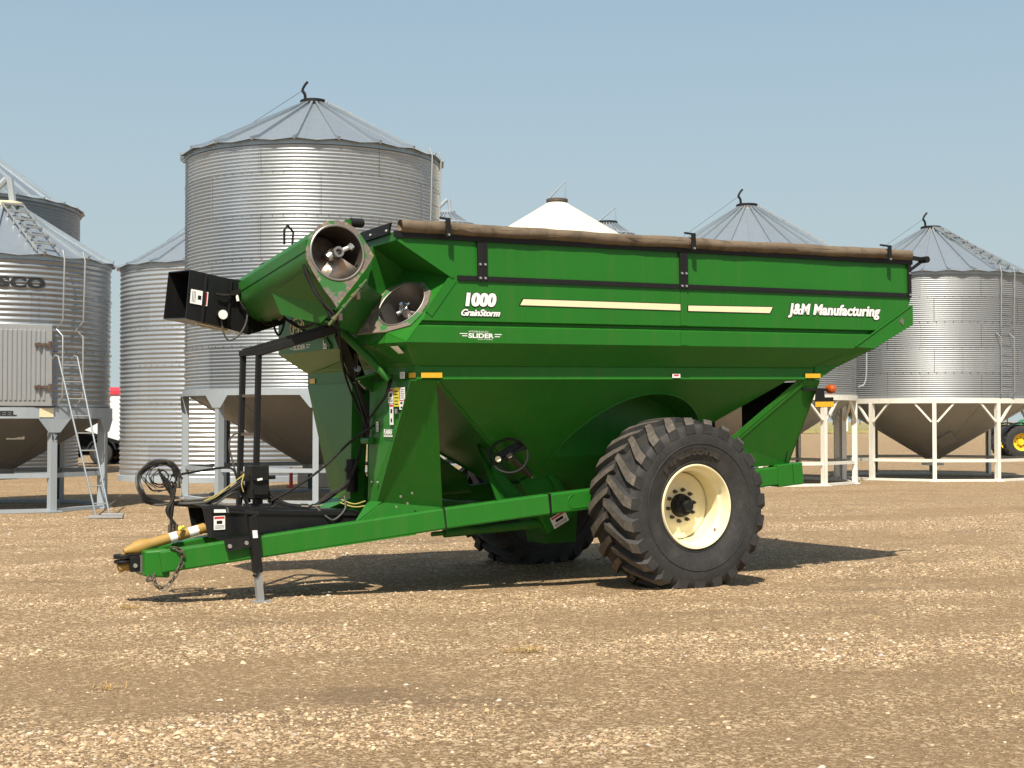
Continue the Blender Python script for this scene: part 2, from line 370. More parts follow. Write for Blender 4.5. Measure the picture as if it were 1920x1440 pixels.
def height(x, y):
    m = tracks(x, y); f = np.exp(-np.maximum(0, y - 40) / 20.0); h = f * (0.022 * (m - 0.6) + 0.004 * np.sin(3.7 * x + 0.9 * y) * np.sin(2.9 * y))
    for cx, cy in ((1.78, 15.65), (0.26, 18.30)):          # soil pressed up round the tyre feet
        u = (x - cx) * .867 + (y - cy) * .4985; v = -(x - cx) * .4985 + (y - cy) * .867; d = np.sqrt((u / 1.0) ** 2 + (v / .9) ** 2)
        h = h + .045 * np.exp(-((d - .52) / .14) ** 2)
    return h
xs = np.concatenate([[-2500, -900, -300, -120, -60, -35, -22], np.arange(-16, 16.01, 0.16), [22, 35, 60, 120, 300, 900, 2500]])
ys = np.concatenate([[-400, -100, -30, -8, 0, 4], np.arange(6, 24, 0.11), np.arange(24, 60, 0.6), [64, 70, 80, 95, 120, 160, 220, 300, 420, 600, 900, 1400, 2500, 4000]])
X, Y = np.meshgrid(xs, ys); Z = height(X, Y)
Z = np.where((np.abs(X) > 17) | (Y < 5) | (Y > 59), 0, Z)
nx, ny = len(xs), len(ys)
idx = np.arange(nx * ny).reshape(ny, nx)
fc = np.stack([idx[:-1, :-1], idx[:-1, 1:], idx[1:, 1:], idx[1:, :-1]], -1).reshape(-1, 4)
me = bpy.data.meshes.new('ground'); me.from_pydata(np.stack([X, Y, Z], -1).reshape(-1, 3).tolist(), [], fc.tolist())
at = me.attributes.new('loose', 'FLOAT', 'POINT'); at.data.foreach_set('value', tracks(X, Y).reshape(-1).astype(np.float32))
me.polygons.foreach_set('use_smooth', [True] * len(fc))
ground = bpy.data.objects.new('ground', me); col.objects.link(ground); ground['kind'] = 'structure'
def gravel_mat():
    m, t, b = nodes('gravel_yard'); v = objco(t)
    a = t.nodes.new('ShaderNodeAttribute'); a.attribute_name = 'loose'
    dv = noise(t, v, 1.1, 4, 0.6)
    vd = N(t, 'ShaderNodeMixRGB') if False else None
    v1 = N(t, 'ShaderNodeTexVoronoi', Scale=78.0, Randomness=1.0); t.links.new(v, v1.inputs['Vector'])
    v2 = N(t, 'ShaderNodeTexVoronoi', Scale=33.0, Randomness=1.0); t.links.new(v, v2.inputs['Vector'])
    s1 = t.nodes.new('ShaderNodeSeparateXYZ'); t.links.new(v1.outputs['Color'], s1.inputs[0])
    s2 = t.nodes.new('ShaderNodeSeparateXYZ'); t.links.new(v2.outputs['Color'], s2.inputs[0])
    stones = ramp(t, [(0.0, (0.113, 0.070, 0.036)), (0.3, (0.222, 0.146, 0.077)), (0.62, (0.335, 0.228, 0.125)), (0.82, (0.476, 0.342, 0.197)), (1.0, (0.715, 0.558, 0.355))]); t.links.new(s1.outputs[0], stones.inputs[0])
    dirt = ramp(t, [(0.28, (0.152, 0.097, 0.050)), (0.5, (0.255, 0.171, 0.094)), (0.75, (0.362, 0.253, 0.146))]); n1 = noise(t, v, 34, 9, 0.8); t.links.new(n1, dirt.inputs[0])
    # loose stone where the mask is high, packed fines where wheels have run
    ad = N(t, 'ShaderNodeMath', operation='ADD'); t.links.new(a.outputs['Fac'], ad.inputs[0])
    n2 = noise(t, v, 3.1, 6, 0.65); mr = N(t, 'ShaderNodeMapRange'); mr.inputs['To Min'].default_value = -0.45; mr.inputs['To Max'].default_value = 0.45; t.links.new(n2, mr.inputs[0])
    t.links.new(mr.outputs[0], ad.inputs[1])
    mk = ramp(t, [(0.18, 0.34), (0.70, 0.95)]); t.links.new(ad.outputs[0], mk.inputs[0])
    c = mixc(t, dirt.outputs[0], stones.outputs[0], mk.outputs[0])
    big = ramp(t, [(0.86, 0.0), (0.89, 1.0)]); t.links.new(s2.outputs[1], big.inputs[0])
    bm = N(t, 'ShaderNodeMath', operation='MULTIPLY'); t.links.new(big.outputs[0], bm.inputs[0]); t.links.new(mk.outputs[0], bm.inputs[1])
    c = mixc(t, c, (0.635, 0.485, 0.307), bm.outputs[0])
    damp = ramp(t, [(0.30, 1.0), (0.44, 0.0)]); t.links.new(noise(t, objco(t, (0.35, 0.9, 1)), 1.0, 5, 0.6), damp.inputs[0])
    c = mixc(t, c, (0.15, 0.105, 0.065), N_mul(t, damp.outputs[0], 0.55))
    t.links.new(c, b.inputs['Base Color']); b.inputs['Roughness'].default_value = 0.92; b.inputs['Specular IOR Level'].default_value = 0.2
    hh = N(t, 'ShaderNodeMath', operation='MULTIPLY'); t.links.new(s1.outputs[0], hh.inputs[0]); t.links.new(mk.outputs[0], hh.inputs[1])
    h2 = N(t, 'ShaderNodeMath', operation='ADD'); t.links.new(hh.outputs[0], h2.inputs[0]); t.links.new(n1, h2.inputs[1])
    bump(t, b, h2.outputs[0], 0.9, 0.02)
    return m
def N_mul(t, s, k):
    n = N(t, 'ShaderNodeMath', operation='MULTIPLY'); t.links.new(s, n.inputs[0]); n.inputs[1].default_value = k; return n.outputs[0]
me.materials.append(gravel_mat())

# loose stones lying on the yard: real pebbles, thicker where wheels have thrown them up
def pebbles():
    n = 270000
    y = 6.3 + 24 * RNG.random(n) ** 1.25; x = (RNG.random(n) * 2 - 1) * (0.37 * y + 0.8)
    keep = RNG.random(n) < np.clip(tracks(x, y) * 2.0 - 0.82, 0.07, 1) ** 1.3
    x, y = x[keep], y[keep]; n = len(x)
    r = np.exp(RNG.normal(math.log(0.0068), 0.52, n)).clip(0.003, 0.028)
    a = RNG.random(n) * 2 * math.pi; el = 0.65 + 0.7 * RNG.random(n); fl = 0.45 + 0.3 * RNG.random(n)
    base = np.array([(1, 0, 0), (0.5, .87, .1), (-.5, .87, 0), (-1, 0, .1), (-.5, -.87, 0), (.5, -.87, .1), (.35, .2, .9), (-.4, .1, .85)])
    V = base[None] * (1 + RNG.normal(0, .16, (n, 8, 3)))
    vx = V[:, :, 0] * el[:, None]; vy = V[:, :, 1] / el[:, None]
    c, s = np.cos(a)[:, None], np.sin(a)[:, None]
    P = np.stack([x[:, None] + r[:, None] * (vx * c - vy * s), y[:, None] + r[:, None] * (vx * s + vy * c), height(x, y)[:, None] + r[:, None] * (V[:, :, 2] * fl[:, None] * 1.1)], -1)
    F = [(0, 1, 6), (1, 2, 7), (1, 7, 6), (2, 3, 7), (3, 4, 7), (4, 5, 6), (4, 6, 7), (5, 0, 6)]
    F = (np.array(F)[None] + (np.arange(n) * 8)[:, None, None]).reshape(-1, 3)
    m_ = bpy.data.meshes.new('gravel'); m_.vertices.add(n * 8); m_.vertices.foreach_set('co', P.reshape(-1).astype(np.float32))
    k = len(F); m_.loops.add(k * 3); m_.loops.foreach_set('vertex_index', F.reshape(-1).astype(np.int32)); m_.polygons.add(k)
    m_.polygons.foreach_set('loop_start', np.arange(0, k * 3, 3, dtype=np.int32)); m_.polygons.foreach_set('loop_total', np.full(k, 3, np.int32))
    m_.update(calc_edges=True)
    o = bpy.data.objects.new('gravel', m_); col.objects.link(o); o['kind'] = 'stuff'
    m, t, b = nodes('pebble_stone'); g = t.nodes.new('ShaderNodeNewGeometry')
    r_ = ramp(t, [(0.0, (0.135, 0.087, 0.050)), (0.3, (0.285, 0.189, 0.106)), (0.65, (0.442, 0.312, 0.182)), (0.9, (0.602, 0.453, 0.283)), (0.96, (0.375, 0.337, 0.298)), (1.0, (0.658, 0.558, 0.432))]); t.links.new(g.outputs['Random Per Island'], r_.inputs[0])
    t.links.new(r_.outputs[0], b.inputs['Base Color']); b.inputs['Roughness'].default_value = 0.85
    m_.materials.append(m)
pebbles()

# grass field beyond the yard
fm, t, b = nodes('dry_grass_field'); nn = noise(t, objco(t, (0.02, 0.05, 1)), 1.0, 6, 0.7)
rr = ramp(t, [(0.3, (0.10, 0.12, 0.035)), (0.5, (0.26, 0.22, 0.085)), (0.7, (0.36, 0.30, 0.14))]); t.links.new(nn, rr.inputs[0]); t.links.new(rr.outputs[0], b.inputs['Base Color']); b.inputs['Roughness'].default_value = 0.95
mb = MB(); gx = np.linspace(-700, 900, 60); edge = [205 + 12 * math.sin(i * .7) + 8 * math.sin(i * 2.1) for i in range(60)]
mb.add([(x, e, 0.12) for x, e in zip(gx, edge)] + [(x * 3, 1500, 0.12) for x in gx], [(i, i + 1, 61 + i, 60 + i) for i in range(59)])
fld = mb.build('field', fm, recalc=False); fld['kind'] = 'structure'
# short tufts of dry grass along its near edge
mb = MB(); rt = random.Random(5)
for i in range(3500):
    x = rt.uniform(-90, 110); y = 204 + rt.random() ** 2 * 60; h = rt.uniform(.15, .5)
    mb.add([(x - .25, y, .1), (x + .25, y, .1), (x + rt.uniform(-.2, .2), y + .1, .1 + h)], [(0, 1, 2)])
g_ = mb.build('grass', fm, recalc=False); g_['kind'] = 'stuff'

# far trees
lm, t, b = nodes('tree_foliage'); gg = t.nodes.new('ShaderNodeNewGeometry'); rr = ramp(t, [(0, (0.030, 0.050, 0.020)), (0.6, (0.055, 0.085, 0.03)), (1, (0.09, 0.12, 0.045))]); t.links.new(gg.outputs['Random Per Island'], rr.inputs[0])
t.links.new(rr.outputs[0], b.inputs['Base Color']); b.inputs['Roughness'].default_value = 0.9
def tree(x, y, h, wd, label, seed):
    rt = random.Random(seed); o = thing('tree', label, 'tree', (x, y, 0), group='trees along the far field edge')
    mt = MB(); mt.tube([(0, 0, -.1), (.1, 0, h * .25), (0, .05, h * .6), (.05, 0, h * .9)], [h * .035, h * .028, h * .018, h * .006], 7)
    for k in range(7):
        a = rt.random() * 6.28; z = h * rt.uniform(.25, .65); L = wd * rt.uniform(.25, .42)
        mt.tube([(0, 0, z), (math.cos(a) * L * .5, math.sin(a) * L * .5, z + L * .35), (math.cos(a) * L, math.sin(a) * L, z + L * .6)], [h * .014, h * .009, h * .003], 5)
    mt.build('trunk', M['bark'], o)
    mc = MB(); blobs = [(rt.gauss(0, wd * .22), rt.gauss(0, wd * .22), h * rt.uniform(.35, .92), wd * rt.uniform(.12, .24)) for _ in range(14)]
    for _ in range(900):
        bx, by, bz, br = rt.choice(blobs); d = Vector((rt.gauss(0, 1), rt.gauss(0, 1), rt.gauss(0, 1))).normalized() * br * rt.random() ** .4
        c = Vector((bx, by, bz)) + d; s = rt.uniform(.12, .32) * (h / 8)
        a = Vector((rt.gauss(0, 1), rt.gauss(0, 1), rt.gauss(0, 1))).normalized(); b2 = a.orthogonal().normalized()
        mc.add([c - a * s, c + b2 * s * .6, c + a * s, c - b2 * s * .6], [(0, 1, 2, 3)])
    mc.build('crown', lm, o, recalc=False)
tl = [('broad dark tree beside the white pole, seen between the legs of two bins', 1562, 640, 9.5, 9), ('rounded far tree just left of the white pole between bin legs', 1578, 660, 8, 7),
      ('tall narrow far tree seen beside the right leg of the white-legged bin', 1597, 650, 10, 7), ('low far tree between the two white-legged bins on the right', 1612, 680, 7, 9),
      ('pale bushy tree beyond the trailer wheels, left of the leaning ladder', 128, 420, 6.5, 8), ('low green tree beyond the rear bumper of the trailer', 163, 430, 5.5, 9), ('small tree in the gap between the trailer frame and the bin leg', 193, 430, 5, 6),
      ('far tree at the right edge above the green tractor', 1888, 600, 9, 10)]
for i, (lb, px, d, h, wd) in enumerate(tl): tree((px - 960) / 2740 * d, d, h, wd, lb, 40 + i)
mb = MB(); mb.cyl((0, 0, 0), (0, 0, 5.2), .16, .12, 10); mb.cyl((0, 0, 5.2), (0, 0, 6.0), .3, .3, 10)
po = mb.build('pole', M['white']); po.location = (628 / 2740 * 230, 230, 0); tag(po, 'thin white pole with a thicker head standing in the far field', 'pole')

# ------------------------------------------------------------------ grain bins
def lat(r, n): return [(r * math.cos(2 * math.pi * k / n), r * math.sin(2 * math.pi * k / n)) for k in range(n)]
def pol(r, deg, z):  # angle measured from the side that faces the camera, towards the right
    a = R(deg); return Vector((r * math.sin(a), -r * math.cos(a), z))
def bin_(name, label, c, r, z0, z1, z2, pitch, wallm, roofm, npan=20, collar=0.34, legs=None, legm=None, conem=None, style='gusset', leg0=0, tip=0.6, lid='hook', lidm=None,
         sheet=0.9, smooth_roof=False, ring_h=0.14, ladder=None, roofsteps=None, hatch=False, mid=0.65, over=0.13, amp=0.011, seg=120):
    o = thing(name, label, 'grain bin', (c[0], c[1], 0), group='grain bins standing in the yard')
    # wall: rolled corrugations, one profile all the way up
    amp = min(.0155, pitch * 0.20) if pitch < .1 else pitch * .125; n = max(8, int((z1 - z0) / pitch * 8)); prof = [(r + amp * math.cos(2 * math.pi * (z0 + (z1 - z0) * i / n) / pitch), z0 + (z1 - z0) * i / n) for i in range(n + 1)]
    if wallm is M['whitebin']: prof = [(r, z0), (r, (z0 + z1) / 2), (r, z1)]
    MB().lathe(prof, n=seg).build('wall', wallm, o, angle=80, recalc=False)
    if wallm is not M['whitebin']:
        mbb = MB(); ns = int((z1 - z0) / sheet); nv = max(7, round(2 * math.pi * r / 2.7)); nb = max(36, int(2 * math.pi * r / 0.24))
        for k in range(1, ns + 1):
            z = z0 + k * sheet
            if z < z1: 
                for j in range(nb):
                    p = pol(r + amp + .002, 360 * j / nb, z); mbb.cyl(p, p + pol(.012, 360 * j / nb, 0), .013, .009, 5)
        for k in range(ns + 1):
            for j in range(nv):
                an = 360 * (j + .5 * (k % 2)) / nv + 11; z = z0 + k * sheet
                for q in range(int(sheet / pitch)):
                    zz = (math.floor((z + q * pitch) / pitch) + 1) * pitch
                    if zz < z1: p = pol(r + amp, an, zz); mbb.cyl(p, p + pol(.011, an, 0), .012, .008, 4)
        bo = mbb.build('bolts', M['boltdark'], o); bo['kind'] = 'stuff'
    # roof: pressed panels with a raised rib at each joint and a turned-down skirt
    ro = r + over; mr = MB()
    if smooth_roof:
        mr.lathe([(ro - .02, z1 - .05), (ro, z1 - .02), (ro, z1 + .02), ((ro + collar) * .6, z1 + (z2 - z1) * .4 * 1.02), (collar * 1.6, z2 - (z2 - z1) * .06), (collar, z2)], n=96)
    else:
        P0 = lat(ro, npan); P1 = lat(collar, npan)
        kn = 0.90; zk = z1 + .10
        for k in range(npan):
            a, b_ = P0[k], P0[(k + 1) % npan]; c_, d_ = P1[(k + 1) % npan], P1[k]
            am, bm = (a[0] * kn, a[1] * kn), (b_[0] * kn, b_[1] * kn); mid_ = ((a[0] + b_[0]) / 2, (a[1] + b_[1]) / 2)
            zl = z1 - .03
            mr.quad((a[0], a[1], zl + .05), (mid_[0] * 1.015, mid_[1] * 1.015, zl), (b_[0], b_[1], zl + .05), (bm[0], bm[1], zk), (am[0], am[1], zk))
            mr.quad((am[0], am[1], zk), (bm[0], bm[1], zk), (c_[0], c_[1], z2), (d_[0], d_[1], z2))
            s = 1 / math.hypot(*a)
            mr.bar((a[0] * 1.004, a[1] * 1.004, zl + .06), (am[0], am[1], zk + .03), .055, .08); mr.bar((am[0], am[1], zk + .028), (d_[0], d_[1], z2 + .03), .055, .08)
        mr.lathe([(r - .01, z1 - .09), (r + .02, z1 - .09), (r + .02, z1 + .02)], n=72)
    mr.build('roof', roofm, o, recalc=False)
    ml = MB(); lm_ = lidm or M['black']
    ml.lathe([(collar + .02, z2 - .06), (collar + .02, z2 + .02), (collar + .05, z2 + .03), (collar + .05, z2 + .11), (collar + .02, z2 + .13), (.02, z2 + .15)], n=40)
    ml.build('lid', lm_, o, recalc=False)
    if lid == 'hook':
        MB().tube(spline([(-collar * .7, -.05, z2 + .1), (-collar * .75, -.05, z2 + .26), (-collar * .95, -.05, z2 + .36), (-collar * .75, -.05, z2 + .48), (-collar * .5, -.05, z2 + .56)], 5), [.035] * 11 + [.03] * 10, 8).build('lid_handle', M['black'], o)
        MB().tube([(-collar * .9, -.05, z2 + .36), (-r * .62, -.1, z2 - (z2 - z1) * .50)], .006, 5).build('pull_cord', M['hose_grey'], o)
    elif lid == 'frame':
        MB().tube([(-collar, 0, z2 + .1), (collar * .9, 0, z2 + .75), (collar * .9, 0, z2)], .035, 6).build('lid_arm', M['greysteel'], o)
    elif lid == 'arm':
        MB().tube([(-collar * 1.9, 0, z2 - .05), (collar * .1, 0, z2 + .62), (collar * .3, 0, z2 + .62), (collar * .6, 0, z2 - .1)], .075, 8).build('lid_arm', M['greysteel'], o)
    if legs:
        # ring beam, hopper cone, legs, braces, rail and foot ring
        MB().lathe([(r - .06, z0 - ring_h), (r + .05, z0 - ring_h), (r + .05, z0 + .005), (r + .0, z0 + .006)], n=96).build('ring_beam', legm, o, angle=30, recalc=False)
        mc = MB(); mc.lathe([(r - .05, z0 - ring_h + .02), (.24, tip + .12), (.24, tip), (.02, tip - .01)], n=64); cone = mc.build('hopper_cone', conem, o, angle=30, recalc=False)
        ms_ = MB(); zt_, zb_ = z0 - ring_h + .02, tip + .12
        for k in range(9): ms_.bar(pol(r - .045, 40 * k + 12, zt_), pol(.245, 40 * k + 12, zb_), .03, .012, pol(1, 40 * k + 12, -.8))
        so_ = ms_.build('cone_seams', conem, cone)
        mg = MB(); mg.box((0, 0, tip - .06), (.55, .55, .07)); mg.box((.1, -.3, tip - .06), (.12, .2, .03)); mg.build('slide_gate', legm, cone)
        if hatch:
            md = MB(); zt_, zb_ = z0 - ring_h + .02, tip + .12
            def onc(an, z): return pol(.24 + (r - .29) * (z - zb_) / (zt_ - zb_) + .012, an, z)
            zc = zb_ + (zt_ - zb_) * .36
            md.prism([onc(2, zc + .26), onc(17, zc), onc(2, zc - .24), onc(-13, zc)], pol(.06, 2, -.06)); md.build('inspection_hatch', conem, cone, bevel=.006)
        rl = r - .02
        for k in range(legs):
            an = leg0 + 360 * k / legs; lw = .125 if style == 'gusset' else .115
            m_ = MB(); p = pol(rl, an, 0); rot = Matrix.Rotation(R(an), 3, 'Z')
            for dx in (-lw / 2 + .008, lw / 2 - .008): m_.box(p + rot @ Vector((dx, 0, (z0 - ring_h) / 2)), (.016, lw * 1.2, z0 - ring_h), rot)
            m_.box(p + rot @ Vector((0, -lw * .6, (z0 - ring_h) / 2)), (lw, .016, z0 - ring_h), rot)
            m_.box(p + Vector((0, 0, .02)), (.3, .3, .03), rot)
            if style == 'gusset':
                f = p + rot @ Vector((0, -lw * .6 - .02, 0)); hz = z0 - ring_h
                m_.prism([f + rot @ Vector((x, 0, z)) for x, z in ((-.34, hz), (.34, hz), (.12, hz - .27), (-.12, hz - .27))], rot @ Vector((0, .016, 0)))
            leg = m_.build('leg', legm, o)
            if style == 'brace':
                for sg in (-1, 1):
                    half = 360 / legs * .42
                    MB().bar(pol(rl + .03, an + sg * 1.5, z0 - ring_h - .55), pol(rl + .0, an + sg * half * .72, z0 - ring_h + .02), .07, .05).build('brace', legm, leg)
            a2 = an + 360 / legs
            MB().bar(pol(rl, an, mid), pol(rl, a2, mid), .05, .09).build('rail', legm, o)
            MB().bar(pol(rl, an, .04), pol(rl, a2, .04), .14, .07).build('foot_ring', legm, o)
    else:
        MB().lathe([(r + .02, 0), (r + .06, 0), (r + .05, .16), (r + .0, .17)], n=96).build('base_angle', M['greysteel'], o, angle=30, recalc=False)
    if ladder is not None:
        zt = z1 - .02; segs = max(2, round((zt - z0) / (sheet * 2))); lo = None; a_, hw = ladder; rails = []
        for sg in (-1, 1):
            an = a_ + sg * math.degrees(hw / r); pts = [pol(r + .16, an, z1 + .12), pol(r + .22, an, z1 - .06)]
            for k in range(segs):
                ta = z1 - (z1 - z0) * (k + 1) / segs
                pts += [pol(r + .18, an, ta + .22), pol(r + .03, an - 1.3, ta + .06), pol(r + .18, an, ta - .08)] if k < segs - 1 else [pol(r + .18, an, ta + .22), pol(r + .03, an - 1.3, ta + .02)]
            if lo is None:
                lo = MB().tube(pts, .016, 6).build('wall_ladder', M['jackgrey'], o)
            else: MB().tube(pts, .016, 6).build('stile', M['jackgrey'], lo)
        nr = int((z1 - z0) / .3)
        for k in range(1, nr):
            z = z0 + k * .3; MB().tube([pol(r + .16, a_ - math.degrees(hw / r), z), pol(r + .16, a_ + math.degrees(hw / r), z)], .011, 5).build('rung', M['jackgrey'], lo)
    if roofsteps is not None:
        ms = MB(); a_, nst, hw = roofsteps
        for k in range(nst):
            f = (k + .6) / nst; rr_ = ro * .97 + (collar - ro) * f; z = z1 + .06 + (z2 - z1 - .02) * f
            u = Vector((math.cos(R(a_)), math.sin(R(a_)), 0)); p = pol(rr_, a_, z + .09); ms.bar(p - u * hw, p + u * hw, .06, .04)
            for sg in (-1, 1): ms.bar(p + u * hw * sg, pol(rr_, a_, z - .02) + u * hw * sg, .02, .03, (1, 0, 0))
        for sg in (-1, 1):
            u = Vector((math.cos(R(a_)), math.sin(R(a_)), 0)); ms.bar(pol(ro * .97, a_, z1 + .07) + u * hw * sg, pol(collar + .1, a_, z2 + .04) + u * hw * sg, .025, .03)
        ms.build('roof_ladder', M['jackgrey'], o)
    return o
M['boltdark'] = flat('weathered_bolt', (0.10, 0.10, 0.10), .5, .5)
gA = galv('galvanised_dull', (0.30, 0.325, 0.345), .36, 2.2, 1.1, 2.2, 2.04, .06, .2); gB = galv('galvanised_dark', (0.24, 0.265, 0.285), .42, 2.7, 1.1, 5, 0, .06, .25)
gC = galv('galvanised_tall', (0.43, 0.465, 0.49), .30, 2.7, 1.1, 3.15, 0, .1, .05); gD = galv('galvanised_bright', (0.43, 0.465, 0.49), .33, 2.7, .93, 2.92, 2.47, .1, .0)
gI = galv('galvanised_fine', (0.36, 0.38, 0.395), .47, 2.4, .75, 3.07, 2.45, .08, .1)
gR = galv('galvanised_roof', (0.35, 0.40, 0.435), .40, 9, 9, 3, 0, .05, .1)
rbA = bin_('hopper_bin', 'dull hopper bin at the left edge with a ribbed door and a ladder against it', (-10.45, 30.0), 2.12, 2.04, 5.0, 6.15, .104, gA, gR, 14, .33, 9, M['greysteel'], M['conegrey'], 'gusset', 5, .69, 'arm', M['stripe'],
           sheet=1.1, ring_h=.21, ladder=(53.5, .22), roofsteps=(41, 6, .22), mid=.72, over=.12)
bB = bin_('flat_bottom_bin', 'wide dark flat-bottomed bin behind the ribbed-door bin, its roof cut by the photo edge', (-19.4, 48.0), 4.95, .1, 8.78, 11.85, .115, gB, gR, 30, .45, sheet=1.1)
bC = bin_('flat_bottom_bin', 'tall bin standing flat on the ground, half hidden behind the biggest bin', (-8.87, 45.2), 3.15, .1, 6.4, 8.1, .135, gC, gR, 18, .36, sheet=1.1)
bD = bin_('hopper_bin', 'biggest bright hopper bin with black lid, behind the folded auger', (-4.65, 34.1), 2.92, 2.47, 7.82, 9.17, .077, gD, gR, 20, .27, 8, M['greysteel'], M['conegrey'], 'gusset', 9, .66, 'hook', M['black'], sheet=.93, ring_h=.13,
          ladder=(70, .24), roofsteps=(97, 10, .2), mid=.72)
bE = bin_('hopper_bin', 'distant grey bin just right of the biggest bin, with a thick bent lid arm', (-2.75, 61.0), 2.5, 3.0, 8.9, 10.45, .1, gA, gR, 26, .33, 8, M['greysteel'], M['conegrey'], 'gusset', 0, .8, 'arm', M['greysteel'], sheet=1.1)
bF = bin_('hopper_bin', 'smooth white painted bin whose white cone rises behind the tarp', (1.53, 49.5), 3.3, 2.6, 7.2, 9.2, .1, M['whitebin'], M['whitebin'], 20, .32, 10, M['whitesteel'], M['whitebin'], 'brace', -75, .7, 'frame', M['darksteel'], smooth_roof=True)
bG = bin_('hopper_bin', 'distant bin with a small ringed roof and triangular lid arm, right of the white cone', (4.05, 62.0), 2.5, 3.0, 8.6, 10.15, .1, gA, gR, 26, .4, 8, M['greysteel'], M['conegrey'], 'gusset', 5, .8, 'frame', M['black'], sheet=1.1)
bH = bin_('hopper_bin', 'white-legged galvanised hopper bin behind the rear of the grain cart', (6.86, 42.5), 3.07, 2.5, 6.28, 7.98, .06, gI, gR, 26, .27, 10, M['whitesteel'], M['conegalv'], 'brace', -3, .5, 'hook', M['black'], sheet=.75, ring_h=.14, mid=.62, roofsteps=(80, 8, .2))
bI = bin_('hopper_bin', 'white-legged galvanised hopper bin at the right edge, ladder up its wall and roof', (13.2, 45.9), 3.07, 2.45, 6.2, 7.78, .06, gI, gR, 26, .27, 10, M['whitesteel'], M['conegalv'], 'brace', -15, .5, 'hook', M['black'], sheet=.75, ring_h=.14,
          ladder=(25.5, .24), roofsteps=(30, 9, .22), mid=.62, hatch=True)
for k, bb in ((1, bE), (2, bG)):   # ring bars round the two distant roofs
    rr_ = MB()
    for rad, z in ((1.15, 9.95 if bb is bE else 9.65), (1.9, 9.5 if bb is bE else 9.2)): rr_.tube([(rad * math.cos(a), rad * math.sin(a), z + .06) for a in np.linspace(0, 2 * math.pi, 40, endpoint=False)], .035, 6, closed=True)
    rr_.build('roof_ring', M['greysteel'], bb)
for bb, z in ((bH, 7.98), (bI, 7.78)):
    MB().lathe([(.30, z - .10), (.315, z - .10), (.315, z - .0), (.30, z)], n=32).build('collar_band', M['yellowv'], bb, recalc=False)

# things fixed to the left hopper bin: ribbed door, names, number
dr = MB(); a0 = 25; rot = Matrix.Rotation(R(a0), 3, 'Z'); wd = 1.36
cD = pol(2.08, a0, 2.86)
dr.box(cD, (wd, .16, 1.58), rot)
door = dr.build('door', M['jackgrey'], rbA, bevel=.008)
ds = MB()
for k in range(13): ds.box(cD + rot @ Vector((-.52 + k * .087, -.085, 0)), (.045 if k % 2 else .05, .03, 1.36), rot)
ds.build('door_panel', galv('galvanised_door', (.42, .43, .44), .45, 9, 9), door, bevel=.006)
for z in (-.42, .40):
    hm = MB(); p = cD + rot @ Vector((.50, -.125, z)); hm.box(p, (.3, .03, .05), rot); hm.cyl(p + rot @ Vector((.13, -.03, -.06)), p + rot @ Vector((.13, -.03, .06)), .035, n=10); hm.cyl(p + rot @ Vector((-.08, -.01, 0)), p + rot @ Vector((-.08, -.05, 0)), .04, n=10); hm.build('hinge', M['hingeold'], door)
lm2 = MB(); p = cD + rot @ Vector((-.5, -.13, .02)); lm2.box(p, (.34, .03, .05), rot); lm2.box(p + rot @ Vector((-.12, -.02, -.1)), (.04, .03, .3), rot); lm2.build('latch', M['darksteel'], door)
def wrap_text(parent, name, body, size, width, r, a_mid, z, mat, **kw):
    vs, fs = text2d(body, size, width=width, **kw); mb = MB()
    mb.add([pol(r, a_mid + math.degrees((x - width / 2) / r), z + y) for x, y in vs], fs, False); return mb.build(name, mat, parent, recalc=False)
txb = flat('black_lettering', (.012, .012, .014), .6)
wrap_text(rbA, 'lettering', 'ROSCO', .27, 1.50, 2.142, 20, 4.36, txb, offset=.012)
wrap_text(rbA, 'lettering', 'WESTEEL', .125, .86, 2.176, 14.5, 1.885, txb, offset=.006)
MB().prism([pol(2.18, 37, 1.855), pol(2.18, 44.5, 1.855), pol(2.18, 44.5, 2.03), pol(2.18, 37, 2.03)], pol(.004, 45, 0)).build('plate', M['stripe'], rbA)
pl = pol(2.22, 45, 1.42); put_text(MB(), '12', pl + Vector((-.06, -.02, 0)), (math.cos(R(45)), math.sin(R(45)), 0), (0, 0, 1), .17, .012, offset=.004).build('number', txb, rbA, recalc=False)
pl = pol(3.17, 33, 1.85); put_text(MB(), '9', pl, (math.cos(R(33)), math.sin(R(33)), 0), (0, 0, 1), .2, .02, offset=.004).build('number', txb, bH, recalc=False)
dcx = pol(1.34, 22, 1.42); decal(rbA, 'warning_decal', dcx, (.92, .37, 0), (.18, -.42, .9), .34, .26, 'warning')
# side standpipe on the white-legged bin behind the cart
MB().tube(spline([pol(3.12, 74, 2.75), pol(3.3, 76, 2.85), pol(3.36, 76, 3.3), pol(3.36, 76, 4.6)], 5), .022, 8).build('vent_pipe', M['greysteel'], bH)

